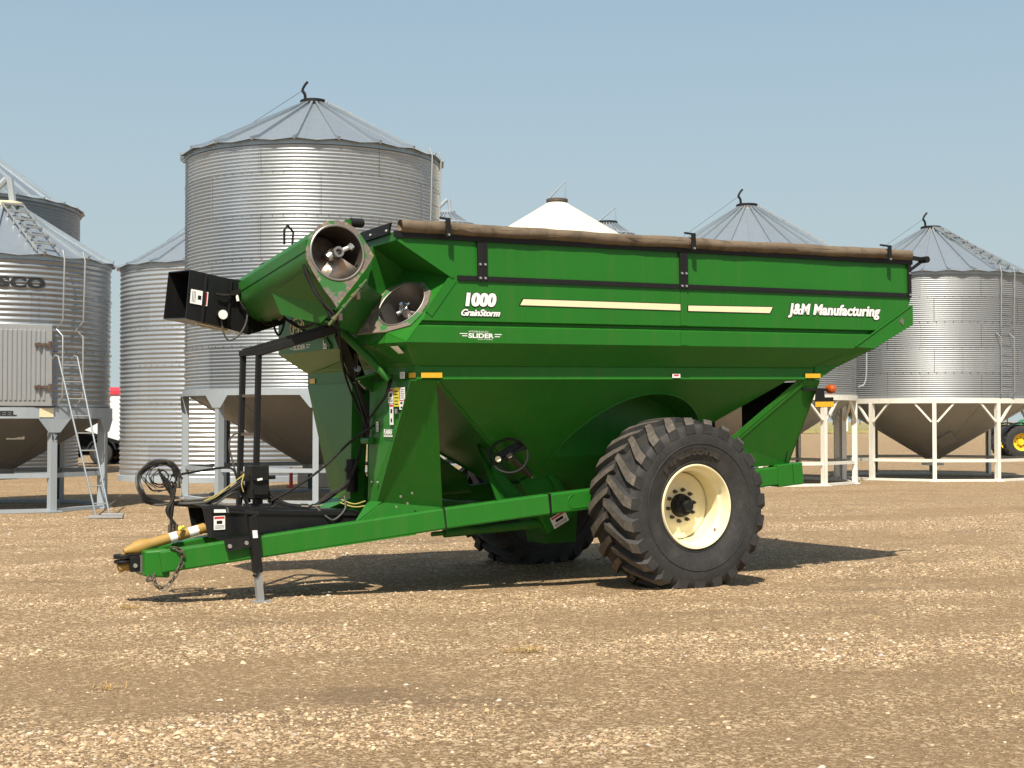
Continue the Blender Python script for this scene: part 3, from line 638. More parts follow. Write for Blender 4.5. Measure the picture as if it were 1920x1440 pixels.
# loose ladder leaning on the left hopper bin, plank at its foot
la = thing('ladder', 'loose aluminium ladder leaning on the wall of the ribbed-door hopper bin', 'ladder', (-7.56, 27.1, 0))
T0 = Vector((-.14, 0, .02)); T1 = Vector((.10, .05, .02)); B0 = Vector((-8.74 + 7.56, 1.02, 3.02)); B1 = Vector((-8.43 + 7.56, 1.22, 3.02))
for a, b_ in ((T0, B0), (T1, B1)): MB().tube([a, b_, b_ + Vector((-.06, .03, .03)), b_ + Vector((-.12, .06, -.04))], .018, 8).build('rail', M['alu'], la)
for k in range(9):
    f = (k + .7) / 9.2; MB().tube([T0.lerp(B0, f), T1.lerp(B1, f)], .013, 6).build('rung', M['jackgrey'], la)
pk = MB(); pk.box((0, 0, .03), (.62, .16, .05)); pk.box((.12, .03, .075), (.4, .1, .04)); pk = pk.build('plank', M['wood'], bevel=.01); pk.location = (-7.42, 26.75, 0); pk.rotation_euler = (0, 0, .12); tag(pk, 'short grey plank lying on the gravel at the foot of the ladder', 'plank')
st = MB(); st.tube([(0, 0, .02), (.16, .1, .16), (.3, .16, .3)], .02, 6); st = st.build('bar', M['darksteel']); st.location = (-8.15, 29.3, 0); tag(st, 'bent dark bar sticking up from the gravel under the ribbed-door bin', 'bar')
cb_ = MB(); cb_.box((0, 0, .2), (.9, .6, .4)); cb_ = cb_.build('concrete_block', M['concrete'], bevel=.02); cb_.location = (-5.3, 39.5, 0); tag(cb_, 'beige concrete block on the ground behind the biggest bin', 'block')
rp = MB(); rp.cyl((0, 0, 0), (0, 0, .5), .05, .05, 12); rp.cyl((0, 0, .5), (0, 0, .54), .06, .03, 12); rp.box((0, 0, .02), (.2, .2, .04)); rp = rp.build('marker_post', M['redv']); rp.location = (-5.95, 39.4, 0); tag(rp, 'small red marker post beside the concrete block', 'post')

# ------------------------------------------------------------------ trailer and tractor in the distance
tr = thing('grain_trailer', 'white hopper trailer with a red roll tarp, parked beyond the bins', 'trailer', (-18.32, 61, 0)); tr.scale = (.92,) * 3
mb = MB(); prof = [(.1, 1.78), (.1, 3.12), (11, 3.12), (11, 2.05), (9.6, 1.7), (7.4, 1.0), (6.4, 1.0), (5.4, 1.7), (4.2, .9), (3.0, .9)]
mb.prism([(x, -1.25, z) for x, z in prof], (0, 2.5, 0)); body = mb.build('body', M['trailerwhite'], tr)
mb = MB()
for k in range(14): mb.box((.5 + k * .75, -1.262, 2.62), (.02, .02, .98))
mb.build('body_rib', M['jackgrey'], body)
MB().prism([(0, -1.3, 3.12), (0, -1.3, 3.3), (0, -.7, 3.46), (0, .7, 3.46), (0, 1.3, 3.3), (0, 1.3, 3.12)], (11.1, 0, 0)).build('tarp', M['redtarp'], tr)
mb = MB(); put_text(mb, 'Legacy', (.55, -1.252, 2.42), (1, 0, 0), (0, 0, 1), .42, .014, shear=.3, offset=.008, width=1.25); mb.build('lettering', txb, tr, recalc=False)
mb = MB(); put_rect(mb, (.95, -1.252, 2.84), (1, 0, 0), (0, 0, 1), 0, 0, .85, .14, .012); mb.build('name_plate', M['redv'], tr, recalc=False)
mb = MB(); mb.box((4.5, -.5, 1.05), (9.4, .12, .16)); mb.box((4.5, .5, 1.05), (9.4, .12, .16)); mb.box((.0, 0, .95), (.12, 2.4, .2)); mb.bar((-.05, -1.27, 1.74), (2.9, -1.27, .86), .08, .14); mb.bar((-.05, 1.27, 1.74), (2.9, 1.27, .86), .08, .14); mb.prism([(.3, -.85, 1.55), (2.9, -.85, .85), (2.9, -.85, .6), (.5, -.85, .6)], (0, 1.7, 0)); mb.box((2.3, 0, .55), (3.6, 1.5, .3)); mb.box((.2, -1.1, 1.5), (.1, .1, 1.2)); mb.box((.2, 1.1, 1.5), (.1, .1, 1.2)); mb.build('frame', M['black'], tr)
for k, x in enumerate((-.35, -.05, .25)): MB().cyl((x - .1, -1.28, .86), (x - .1, -1.2, .86), .06, n=10).build('tail_light', M['redv'], tr)
mb = MB(); mb.box((.62, -1.0, .62), (.03, .55, .62)); mb.build('mud_flap', M['black'], tr)
def trwheel(x, side):
    wv = MB(); rr0 = .51
    wv.lathe([(.30, -.14), (.42, -.15), (.49, -.13), (rr0, -.09), (rr0, .09), (.49, .13), (.42, .15), (.30, .14)], axis='y', n=36); 
    tw = wv.build('tyre', M['rubber'], None, recalc=False); tw.location = (x, side * 1.05, rr0); tw.parent = tr
    rm = MB(); rm.lathe([(.30, -.13), (.28, -.10), (.22, -.02), (.12, .0), (.11, -.1), (.02, -.11)], axis='y', n=28); rm.lathe([(.30, .13), (.28, .10), (.22, .02), (.02, .02)], axis='y', n=28); rm.build('rim', M['chrome'], tw, recalc=False)
for x in (1.6, 2.98):
    for s in (-1, 1): trwheel(x, s)
    mb = MB(); mb.tube([(x + .66 * math.cos(a), -1.05, .51 + .66 * math.sin(a)) for a in np.linspace(.25, math.pi - .25, 14)], .05, 6); mb.build('fender', M['chrome'], tr)

tc = thing('tractor', 'green tractor with yellow wheel rims, cut off by the right edge', 'tractor', (24.0, 70, 0))
def trac_wheel(x, y, rad, wdt):
    wv = MB(); wv.lathe([(rad * .52, -wdt * .5), (rad * .8, -wdt * .55), (rad * .95, -wdt * .48), (rad, -wdt * .3), (rad, wdt * .3), (rad * .95, wdt * .48), (rad * .8, wdt * .55), (rad * .52, wdt * .5)], axis='y', n=40)
    for k in range(20):
        a = 2 * math.pi * k / 20
        for s in (-1, 1): wv.bar((rad * .99 * math.cos(a), 0, rad * .99 * math.sin(a)), (rad * .97 * math.cos(a + .16), s * wdt * .5, rad * .97 * math.sin(a + .16)), .06, .07, (math.cos(a), 0, math.sin(a)))
    o = wv.build('tyre', M['rubber'], None, recalc=False); o.location = (x, y, rad); o.parent = tc
    rm = MB(); rm.lathe([(rad * .54, -wdt * .5), (rad * .50, -wdt * .46), (rad * .46, -wdt * .1), (rad * .2, -wdt * .05), (rad * .18, -wdt * .3), (.01, -wdt * .3)], axis='y', n=36); rm.lathe([(rad * .54, wdt * .5), (rad * .46, 0), (.01, 0)], axis='y', n=36); rim = rm.build('rim', M['rimyellow'], o, recalc=False)
    nb = MB()
    for k in range(8): a = 2 * math.pi * k / 8; nb.cyl((rad * .28 * math.cos(a), -wdt * .09, rad * .28 * math.sin(a)), (rad * .28 * math.cos(a), -wdt * .02, rad * .28 * math.sin(a)), .035, n=6)
    nb.build('wheel_nuts', M['darksteel'], rim)
for s in (-1, 1): trac_wheel(0, s * .95, .80, .5); trac_wheel(2.9, s * .95, 1.0, .6)
mb = MB(); mb.prism([(.18, -.4, 1.15), (.15, -.4, 1.62), (.45, -.4, 1.85), (1.6, -.4, 2.1), (1.6, -.4, 1.2)], (0, .8, 0)); mb.build('hood', M['tractorgreen'], tc, bevel=.06)
mb = MB(); mb.prism([(1.6, -.75, 1.2), (1.55, -.75, 2.0), (1.8, -.7, 3.05), (3.4, -.7, 3.05), (3.5, -.75, 1.3)], (0, 1.5, 0)); mb.build('cab', M['glass'], tc, bevel=.05)
mb = MB(); mb.box((2.6, 0, 3.12), (2.0, 1.6, .16)); mb.build('cab_roof', M['tractorgreen'], tc, bevel=.05)
for x, rad, zc in ((0, .88, .8), (2.9, 1.1, 1.0)):
    for s in (-1, 1):
        mb = MB()
        aa = np.linspace(.35, 2.6, 12); P = [(x + rad * math.cos(a), zc + rad * math.sin(a)) for a in aa]; Q = [(x + (rad + .05) * math.cos(a), zc + (rad + .05) * math.sin(a)) for a in aa]
        for i in range(11): mb.hexa([(P[i][0], s * .95 - .28, P[i][1]), (P[i + 1][0], s * .95 - .28, P[i + 1][1]), (P[i + 1][0], s * .95 + .28, P[i + 1][1]), (P[i][0], s * .95 + .28, P[i][1]), (Q[i][0], s * .95 - .28, Q[i][1]), (Q[i + 1][0], s * .95 - .28, Q[i + 1][1]), (Q[i + 1][0], s * .95 + .28, Q[i + 1][1]), (Q[i][0], s * .95 + .28, Q[i][1])])
        mb.build('fender', M['black'] if x == 0 else M['tractorgreen'], tc)
mb = MB(); mb.box((1.3, 0, .95), (3.6, .5, .4)); mb.box((0, 0, .8), (.25, 1.6, .25)); mb.box((2.9, 0, 1.0), (.3, 1.6, .3)); mb.build('chassis', M['black'], tc)
mb = MB(); mb.box((.9, -.62, 1.55), (1.1, .35, .3)); mb.build('side_tank', M['tractorgreen'], tc, bevel=.05)

sm = flat('dry_straw', (.42, .27, .09), .9)
mb = MB(); rt = random.Random(77)
spots = [(.10, 11.31, 90, .16), (-3.63, 13.87, 60, .13), (-2.70, 9.78, 36, .10)] + [(rt.uniform(-8, 8), rt.uniform(8, 29), rt.randint(2, 7), .12) for _ in range(60)]
for (x, y, n_, wd) in spots:
    z = float(height(np.array(x), np.array(y)))
    for _ in range(n_):
        a = rt.random() * 6.28; L = rt.uniform(.04, .11); b_ = Vector((x + rt.gauss(0, wd * .5), y + rt.gauss(0, wd * .3), z + .004)); d = Vector((math.cos(a) * L, math.sin(a) * L, rt.uniform(.005, .05))); s_ = Vector((-math.sin(a), math.cos(a), 0)) * .002
        mb.add([b_ - s_, b_ + s_, b_ + d * .6 + s_ + Vector((0, 0, .012)), b_ + d * .6 - s_ + Vector((0, 0, .012)), b_ + d], [(0, 1, 2, 3), (3, 2, 4)], False)
o = mb.build('straw', sm, recalc=False); o['kind'] = 'stuff'

# ------------------------------------------------------------------ the grain cart
TH, TILT = R(29.9), math.atan(79 / 5480)
cart = thing('grain_cart', 'big green two-wheeled grain cart with a folded auger and a rolled tan tarp', 'grain cart', (1.02, 16.976, 0), (0, -TILT, TH))
G = M['green']
def fx(y, z): return -3.086 + (-.36 * (y + 1.236) + .58 * (z - 2.959)) / .731      # chamfer that carries the lower auger mouth
def xr(z): return 3.41 if z >= 2.88 else 2.08 + 2.05 * (z - 2.225)
LV = [(1.58, 3.22), (1.58, 2.80), (1.535, 2.783), (1.535, 2.757), (1.582, 2.735), (1.582, 2.585), (1.40, 2.36), (1.40, 2.225)]
mb = MB()
def side(sg):
    fr = []; re = []
    for y, z in LV:
        x = (fx(-y, z) if z >= 2.58 else -3.02) if sg < 0 else (-3.3 if z >= 2.58 else -3.02)
        fr.append((x, sg * y, z)); re.append((xr(z), sg * y, z))
    for i in range(len(LV) - 1): mb.quad(fr[i], re[i], re[i + 1], fr[i + 1])
    return fr, re
fn, rn = side(-1); ff, rf = side(1)
S1 = fn[0]; S2 = fn[5]; F1 = (-3.3, -1.03, 3.22); F2 = (-3.3, -.97, 3.22)
I1 = (-2.92, -.96, 3.34); I2 = (-3.06, -.92, 3.19); I3 = (-3.15, -.91, 3.07); I4 = (-3.45, -.94, 2.68); I5 = (-3.28, -1.28, 2.68)
# front wall, soffit and band
mb.quad((-3.3, 1.58, 3.22), (-3.3, -.97, 3.22), (-3.3, -.95, 2.585), (-3.3, 1.582, 2.585))
mb.quad(S2, (-3.3, -.95, 2.585), (-3.3, -1.28, 2.585)) if False else None
mb.quad((-3.3, 1.582, 2.585), (-3.3, -1.3, 2.585), S2, (-3.02, -1.4, 2.36), (-3.02, 1.4, 2.36))
mb.quad((-3.3, -.95, 2.585), (-3.3, -1.3, 2.585), I5, (-3.3, -.94, 2.70))
mb.quad((-3.3, -1.3, 2.585), S2, I5)
mb.quad((-3.02, 1.4, 2.36), (-3.02, -1.4, 2.36), (-3.02, -1.4, 2.225), (-3.02, 1.4, 2.225))
# rear wall
for i in range(len(LV) - 1): mb.quad(rn[i], rf[i], rf[i + 1], rn[i + 1])
tank = mb.build('tank', G, cart, solid=.012)
# the corner notch above the auger mouth
mb = MB()
SA = (-3.3, -1.58, 3.56); FA = (-3.3, -1.03, 3.55); FB = (-3.3, -.97, 3.22)
mb.quad(SA, S1, I1, FA); mb.quad(FA, I1, I2, (-3.3, -.97, 3.25)); mb.quad((-3.3, -.97, 3.25), I2, I3, (-3.45, -.99, 3.02))
mb.quad((-3.45, -.99, 3.02), I3, I4)
mb.build('corner_recess', G, cart, solid=.012)
# upper extension boards
mb = MB()
mb.quad(SA, (-3.3, -1.58, 3.64), (3.41, -1.58, 3.64), (3.41, -1.58, 3.22), S1)
mb.quad((-3.3, 1.58, 3.64), (3.41, 1.58, 3.64), (3.41, 1.58, 3.22), (-3.3, 1.58, 3.22))
mb.quad((3.41, -1.58, 3.64), (3.41, 1.58, 3.64), (3.41, 1.58, 3.22), (3.41, -1.58, 3.22))
mb.quad((-3.3, -1.58, 3.64), (-3.3, 1.58, 3.64), (-3.3, 1.58, 3.22), (-3.3, -.97, 3.22), (-3.3, -.97, 3.25), FA, SA)
mb.build('extension_board', G, cart, solid=.012)
# slim folded lip along the edge of the notch, and the fold beside the mouth
mb = MB(); mb.bar(SA, S1, .03, .04, (0, -1, 0)); mb.bar((-2.705, -1.586, 3.21), (-2.98, -1.586, 2.86), .012, .09, (.79, 0, -.6)); mb.build('folded_edge', G, cart)

def plate_with_hole(c, n_, outer, r, K=72):
    c = Vector(c); n_ = Vector(n_).normalized(); u = n_.orthogonal().normalized(); v = n_.cross(u)
    P = [((Vector(p) - c).dot(u), (Vector(p) - c).dot(v)) for p in outer]
    def hit(a):
        d = (math.cos(a), math.sin(a)); best = None
        for i in range(len(P)):
            (x1, y1), (x2, y2) = P[i], P[(i + 1) % len(P)]; ex, ey = x2 - x1, y2 - y1; den = d[0] * ey - d[1] * ex
            if abs(den) < 1e-9: continue
            t_ = (x1 * ey - y1 * ex) / den; s_ = (x1 * d[1] - y1 * d[0]) / den
            if t_ > 0 and -1e-6 <= s_ <= 1 + 1e-6: best = t_ if best is None else max(best, t_)
        return best
    an = sorted([2 * math.pi * k / K for k in range(K)] + [math.atan2(y, x) % (2 * math.pi) for x, y in P])
    out = []; inn = []
    for a in an:
        h = max(hit(a) or r, r + .004); out.append(c + (u * math.cos(a) + v * math.sin(a)) * h); inn.append(c + (u * math.cos(a) + v * math.sin(a)) * r)
    m = len(an); return out + inn, [(i, (i + 1) % m, m + (i + 1) % m, m + i) for i in range(m)]
LC, LN = Vector((-3.086, -1.236, 2.959)), Vector((-.731, -.36, .58)).normalized()
UC, UN = Vector((-3.82, -1.333, 3.436)), Vector((-.04, -.993, .106)).normalized()
v_, f_ = plate_with_hole(LC, LN, [S1, I1, I2, I3, I4, I5, S2], .265); MB().add(v_, f_, False).build('chamfer_plate', G, cart, solid=.01)
Cpl = [(-3.154,-0.912,3.074),(-3.069,-0.941,3.164),(-2.983,-1.070,3.191),(-2.916,-1.194,3.199),(-2.874,-1.336,3.165),(-2.880,-1.467,3.075),(-2.938,-1.526,2.965),(-3.035,-1.544,2.833),(-3.125,-1.512,2.738),(-3.282,-1.281,2.683),(-3.444,-0.966,2.675),(-3.336,-0.922,2.838),(-3.234,-0.912,2.974)]
v_, f_ = plate_with_hole(LC + LN * .012, LN, [Vector(p) + LN * .012 for p in Cpl], .258); lmouth = MB().add(v_, f_, False).build('lower_auger_flange', M['scraped'], cart, solid=.014)
# lower auger: tube with its cut shaft and crossed drive dog
mb = MB(); mb.tube([LC + LN * .018, LC - LN * .5, LC - LN * 3.0], .26, 48, cap=False); mb.build('auger_tube', M['steel'], lmouth, recalc=False)
MB().tube([LC + LN * .021 + (lambda q: q)(Vector((0, 0, 0)))] * 0 + [LC + LN * .02 + (LN.orthogonal().normalized() * math.cos(a) + LN.cross(LN.orthogonal().normalized()) * math.sin(a)) * .262 for a in np.linspace(0, 2 * math.pi, 60, endpoint=False)], .009, 8, closed=True).build('mouth_rim', M['steel'], lmouth)
sv = LC - LN * .05
mb = MB(); mb.cyl(LC - LN * 1.6, LC - LN * .12, .045, n=20); mb.cyl(LC - LN * .12, LC - LN * .02, .062, .05, 20); mb.cyl(LC - LN * .02, LC + LN * .03, .035, .02, 16)
for q in ((-3.138, -1.204, 2.913), (-3.05, -1.244, 3.0)): d = Vector(q) - LC; mb.cyl(LC - LN * .06 + d * .3, LC - LN * .04 + d * 1.25, .02, n=10)
mb.build('auger_shaft', M['chrome'], lmouth)
mb = MB()
for q in ((-3.005, -1.486, 2.906), (-3.138, -1.422, 2.778)): mb.cyl(LC - LN * .10, Vector(q) - LN * .10, .017, n=10)
mb.build('drive_arm', M['steel'], lmouth)
def helix(mb, c0, ax, r0, r1, L, turns, ph, n=60):
    ax = Vector(ax).normalized(); u = ax.orthogonal().normalized(); v = ax.cross(u); vs = []
    for i in range(n + 1):
        a = ph + turns * 2 * math.pi * i / n; d = u * math.cos(a) + v * math.sin(a); p = Vector(c0) + ax * L * i / n; vs += [p + d * r0, p + d * r1]
    return mb.add(vs, [(2 * i, 2 * i + 1, 2 * i + 3, 2 * i + 2) for i in range(n)], True)
helix(MB(), LC - LN * .12, -LN, .05, .25, 1.2, 2.2, 2.6).build('auger_flight', M['flight'], lmouth, recalc=False, solid=.008)

# hinge housing between the two mouths
H1, H2 = Vector((-3.92, -1.4, 2.76)), Vector((-3.55, -1.37, 3.16))
mb = MB(); mb.quad(H1, H2, I3, I4); mb.quad(H2, (-3.45, -.99, 3.02), I3); mb.quad(H1, I4, (-3.5, -.9, 2.72), (-3.86, -1.1, 2.80)); mb.build('hinge_housing', M['green_dull'], cart, solid=.014)
mb = MB(); hd = (H2 - H1).normalized(); mb.cyl(H1 - hd * .03, H2 + hd * .03, .016, n=12)
for f in (.06, .35, .62, .85): mb.cyl(H1.lerp(H2, f), H1.lerp(H2, f + .08), .024, n=12)
mb.build('hinge', M['hingem'], cart)
for f in (.2, .72): MB().box(H1.lerp(H2, f) + Vector((.025, -.005, -.02)), (.035, .03, .07)).build('hinge_lug', M['darksteel'], cart)

# upper auger: folded across the front
Upl = [(-4.125,-1.318,3.462),(-4.093,-1.307,3.574),(-4.003,-1.300,3.680),(-3.901,-1.298,3.737),(-3.802,-1.300,3.752),(-3.703,-1.306,3.734),(-3.598,-1.318,3.665),(-3.514,-1.334,3.539),(-3.443,-1.350,3.420),(-3.528,-1.360,3.295),(-3.646,-1.370,3.154),(-3.762,-1.380,3.022),(-3.853,-1.388,2.907),(-3.906,-1.377,2.993),(-3.973,-1.365,3.076),(-4.079,-1.342,3.251),(-4.130,-1.329,3.359)]
TX = -UN
v_, f_ = plate_with_hole(UC, UN, Upl, .262); umouth = MB().add(v_, f_, False).build('upper_auger_flange', M['scraped'], cart, solid=.02)
utube = MB(); UE = UC + TX * 2.5
mb = MB(); mb.tube([UC - UN * .012, UC + TX * .6, UC + TX * 1.6, UE], .292, 48, cap=False); up_ = mb.build('upper_auger_tube', M['green_dull'], cart, angle=60, recalc=False)
mb = MB(); mb.tube([UC - TX * .015, UC + TX * 1.2, UE], .262, 48, cap=False); mb.build('tube_lining', M['darksteel'], up_, recalc=False)
ou = UN.orthogonal().normalized(); ov = UN.cross(ou)
MB().tube([UC + UN * .012 + (ou * math.cos(a) + ov * math.sin(a)) * .266 for a in np.linspace(0, 2 * math.pi, 64, endpoint=False)], .011, 8, closed=True).build('mouth_rim', M['steel'], umouth)
mb = MB(); mb.tube([UC + TX * 1.5, UC + TX * .10], .05, 20); mb.tube([UC + TX * .12, UC + TX * .02], .062, 20, cap=False); mb.tube([UC + TX * .02, UC - TX * .06], .05, 20, cap=False); mb.lathe([(.03, 0), (.052, 0)], UC - TX * .06, 'z', 20, UN.to_track_quat('Z', 'Y').to_matrix()); 
mb.tube([UC - TX * .058, UC + TX * .1], .032, 16, cap=False); mb.build('auger_shaft', M['steel'], up_, recalc=False)
mb = MB(); mb.cyl(UC + TX * .03 + Vector((-.02, 0, -.01)), UC + TX * .03 + Vector((.16, -.02, .075)), .022, n=10); mb.cyl(UC + TX * .03 + Vector((.13, -.02, .05)), UC + TX * .03 + Vector((.165, -.025, .08)), .034, n=6); mb.cyl(UC + Vector((-.10, .0, -.05)), UC + Vector((-.06, 0, -.02)), .035, n=10); mb.build('drive_bolt', M['silver'], up_)
helix(MB(), UC + TX * .04, TX, .05, .25, 1.5, 2.6, 1.35).build('auger_flight', M['flight'], up_, recalc=False, solid=.008)
# box-folded top rail, side band and the triangular gusset that carries the flange
mb = MB(); zt = Vector((-.25, 0, .30))
a0_, a1_ = UC + TX * .05, UE
mb.hexa([a0_ + Vector((-.30, 0, .02)), a0_ + Vector((-.30, 0, .12)), a1_ + Vector((-.30, 0, .12)), a1_ + Vector((-.30, 0, .02)), a0_ + Vector((-.265, 0, .02)), a0_ + Vector((-.265, 0, .13)), a1_ + Vector((-.265, 0, .13)), a1_ + Vector((-.265, 0, .02))])
mb.build('tube_band', M['green_dull'], up_)
mb = MB()
A_, B_, C_, D_ = Vector((-4.10, -1.31, 3.28)), Vector((-3.853, -1.378, 2.92)), Vector((-3.89, -1.08, 2.78)), Vector((-4.05, -.45, 2.90))
mb.quad(A_, B_, C_, D_, Vector((-4.10, -.35, 3.12))); mb.quad(B_, Vector((-3.53, -1.35, 3.29)), Vector((-3.56, -.5, 3.10)), C_); mb.build('fold_gusset', M['green_dull'], cart, solid=.012)
mb = MB(); mb.tube(spline([(-4.135, -1.26, 3.32), (-4.05, -1.30, 3.1), (-3.93, -1.33, 2.9), (-3.83, -1.36, 2.72)], 6), .016, 8); mb.build('hydraulic_hose', M['hose'], cart)
mb = MB(); mb.tube(spline([(-4.12, -1.25, 3.25), (-4.02, -1.32, 3.02), (-3.88, -1.36, 2.86), (-3.80, -1.33, 2.70)], 6), .014, 8); mb.build('hydraulic_hose', M['hose'], cart)
# little camera on the flange, and a hanging bracket behind the tube
mb = MB(); mb.box((-3.66, -1.25, 3.72), (.06, .05, .10)); mb.build('camera_bracket', M['green_dull'], umouth)
mb = MB(); mb.cyl((-3.64, -1.25, 3.745), (-3.52, -1.25, 3.745), .045, n=14); mb.cyl((-3.52, -1.25, 3.745), (-3.505, -1.25, 3.745), .035, n=14); mb.build('work_lamp', M['black'], umouth)
mb = MB(); q = UC + TX * .9 + Vector((-.22, 0, .26)); mb.tube([q, q + Vector((0, 0, .14)), q + Vector((.05, .04, .2)), q + Vector((.12, .06, .14)), q + Vector((.1, .04, .0))], .012, 6); mb.build('wire_hook', M['black'], up_)

# spout on the discharge end
sp = MB()
n0 = [(-4.57, .85, 3.44), (-4.62, .85, 2.93)]; f0 = [(-4.61, 1.47, 3.47), (-4.67, 1.47, 2.96)]
n1 = [(-4.15, .85, 3.36), (-4.20, .85, 2.84)]; f1 = [(-4.12, 1.50, 3.40), (-4.20, 1.50, 2.88)]
n2 = [(-3.95, .86, 3.34), (-3.92, .86, 2.77)]; f2 = [(-3.85, 1.50, 3.36), (-3.86, 1.50, 2.80)]
n3 = [(-3.42, .95, 3.36), (-3.48, .95, 2.90)]; f3 = [(-3.42, 1.48, 3.36), (-3.48, 1.48, 2.90)]
secs = [(n0, f0), (n1, f1), (n2, f2), (n3, f3)]
for (a, b_), (c_, d_) in zip(secs[:-1], secs[1:]):
    sp.quad(a[0], a[1], c_[1], c_[0]); sp.quad(b_[0], b_[1], d_[1], d_[0]); sp.quad(a[0], b_[0], d_[0], c_[0]); sp.quad(a[1], b_[1], d_[1], c_[1])
sp.quad(n3[0], n3[1], f3[1], f3[0]); spout = sp.build('spout', M['blackgloss'], cart, solid=.014)
mb = MB(); mb.bar((-4.40, .835, 3.40), (-4.45, .835, 2.89), .035, .03, (1, 0, 0)); mb.bar((-4.12, .83, 3.36), (-4.17, .83, 2.84), .02, .02, (1, 0, 0)); mb.build('spout_seam', M['black'], spout)
sv_ = Vector((-.10, 0, -.99)).normalized()
decal(spout, 'warning_decal', (-4.575, .835, 3.09), (1, 0, -.16), (.10, 0, 1), .19, .15, 'side')
mb = MB(); mb.cyl((-4.24, .82, 2.97), (-4.24, .76, 2.97), .055, n=20); wl = mb.build('work_lamp', M['black'], spout)
MB().cyl((-4.24, .765, 2.97), (-4.24, .752, 2.97), .05, n=20).build('lens', M['white'], wl)
mb = MB(); put_text(mb, 'J&M', (-4.40, .98, 2.868), (1, 0, -.2), (0, 1, .07), .16, .012, offset=.01, width=.26)
mb.tube([(-4.27 + .17 * math.cos(a), 1.05 + .11 * math.sin(a), 2.85 - .035 * math.cos(a)) for a in np.linspace(0, 2 * math.pi, 30, endpoint=False)], .006, 5, closed=True); mb.build('emblem', M['stripe'], spout, recalc=False)
mb = MB(); mb.bar((-4.14, .81, 3.20), (-3.85, .80, 3.28), .06, .05); mb.bar((-3.85, .80, 3.28), (-3.70, .82, 3.40), .07, .05); mb.bar((-3.78, .78, 3.25), (-3.66, .8, 3.42), .05, .05); mb.build('spout_cylinder', M['black'], spout)
for x in (-4.08, -3.97): MB().cyl((x, .80, 3.24), (x + .02, .79, 3.12), .016, n=10).build('fitting', M['white'], spout)
for p in ([(-4.3, .8, 3.19), (-4.2, .79, 3.18), (-4.05, .79, 3.2), (-3.9, .79, 3.25)], [(-4.04, .79, 3.12), (-3.98, .77, 3.03), (-3.86, .78, 3.06), (-3.80, .8, 3.2)], [(-3.76, .78, 3.4), (-3.80, .77, 3.52), (-3.70, .76, 3.52), (-3.66, .78, 3.36), (-3.74, .76, 3.1)],
          [(-3.72, .78, 3.3), (-3.84, .76, 3.1), (-3.80, .75, 2.9), (-3.66, .76, 2.88), (-3.58, .78, 3.02)], [(-3.66, .78, 3.2), (-3.68, .75, 2.9), (-3.62, .75, 2.76), (-3.55, .76, 2.9), (-3.56, .77, 3.1)]):
    MB().tube(spline(p, 6), .013, 6).build('hydraulic_hose', M['hose'], spout)
MB().tube(spline([(-3.95, .80, 3.1), (-3.97, .79, 2.9), (-4.05, .79, 2.76), (-4.16, .8, 2.70), (-4.22, .8, 2.78), (-4.24, .81, 2.92)], 6), .010, 6).build('hydraulic_hose', M['hose_grey'], spout)
# cylinder and hoses slung under the upper tube
mb = MB(); mb.cyl((-3.62, .72, 2.95), (-3.74, .1, 3.06), .035, n=14); mb.cyl((-3.74, .1, 3.06), (-3.79, -.18, 3.11), .02, n=10); mb.build('spout_lift_cylinder', M['darksteel'], cart)
mb = MB(); mb.bar((-3.80, -.05, 3.16), (-3.82, -.3, 3.2), .05, .06); mb.build('cylinder_mount', M['green_dull'], cart)
for p in ([(-3.60, .6, 2.93), (-3.55, .3, 2.82), (-3.55, -.1, 2.84), (-3.62, -.5, 2.9), (-3.7, -.9, 2.86), (-3.8, -1.3, 2.76)], [(-3.74, .05, 3.03), (-3.68, -.2, 2.92), (-3.62, -.6, 2.84), (-3.7, -1.0, 2.80), (-3.82, -1.34, 2.74)], [(-3.58, .5, 2.9), (-3.5, .1, 2.74), (-3.5, -.3, 2.8), (-3.6, -.7, 2.94), (-3.66, -.3, 2.98)]):
    MB().tube(spline(p, 6), .017, 6).build('hydraulic_hose', M['hose'], cart)

# black trim: belt strip, straps, top rail, tarp
mb = MB()
for sg in (-1, 1):
    mb.box((.35 if sg < 0 else .06, sg * 1.592, 3.215), (6.02 if sg < 0 else 6.6, .022, .05))
mb.build('belt_strip', M['black'], cart)
for sg in (-1, 1):
    for x in (-2.39, .066, 3.37):
        wv = .108 if x < 3 else .05
        s_ = MB().box((x, sg * 1.605, 3.39), (wv, .016, .40)).build('strap', M['black'], cart)
        for dz in (-.155, -.02 if x < 3 else .1):
            for dx in ((-.028, .028) if x < 3 else (0,)): bolt(s_, (x + dx, sg * 1.613, 3.375 + dz), (0, sg, 0), .015)
mb = MB()
for sg in (-1, 1): mb.box((.04, sg * 1.597, 3.612), (6.76, .03, .062))
mb.box((3.42, 0, 3.612), (.03, 3.16, .062)); mb.build('top_rail', M['black'], cart)
mb = MB(); mb.prism([(-3.315, -1.50, 3.73), (-3.315, -1.45, 3.63), (-3.315, -.2, 3.60), (-3.315, -.2, 3.70)], (-.02, 0, 0)); mb.prism([(-3.315, 1.50, 3.73), (-3.315, 1.45, 3.63), (-3.315, .2, 3.60), (-3.315, .2, 3.70)], (-.02, 0, 0)); ft = mb.build('front_top_rail', M['black'], cart)
for y in (-1.42, -1.05, -.75): bolt(ft, (-3.337, y, 3.66), (-1, 0, 0), .014)
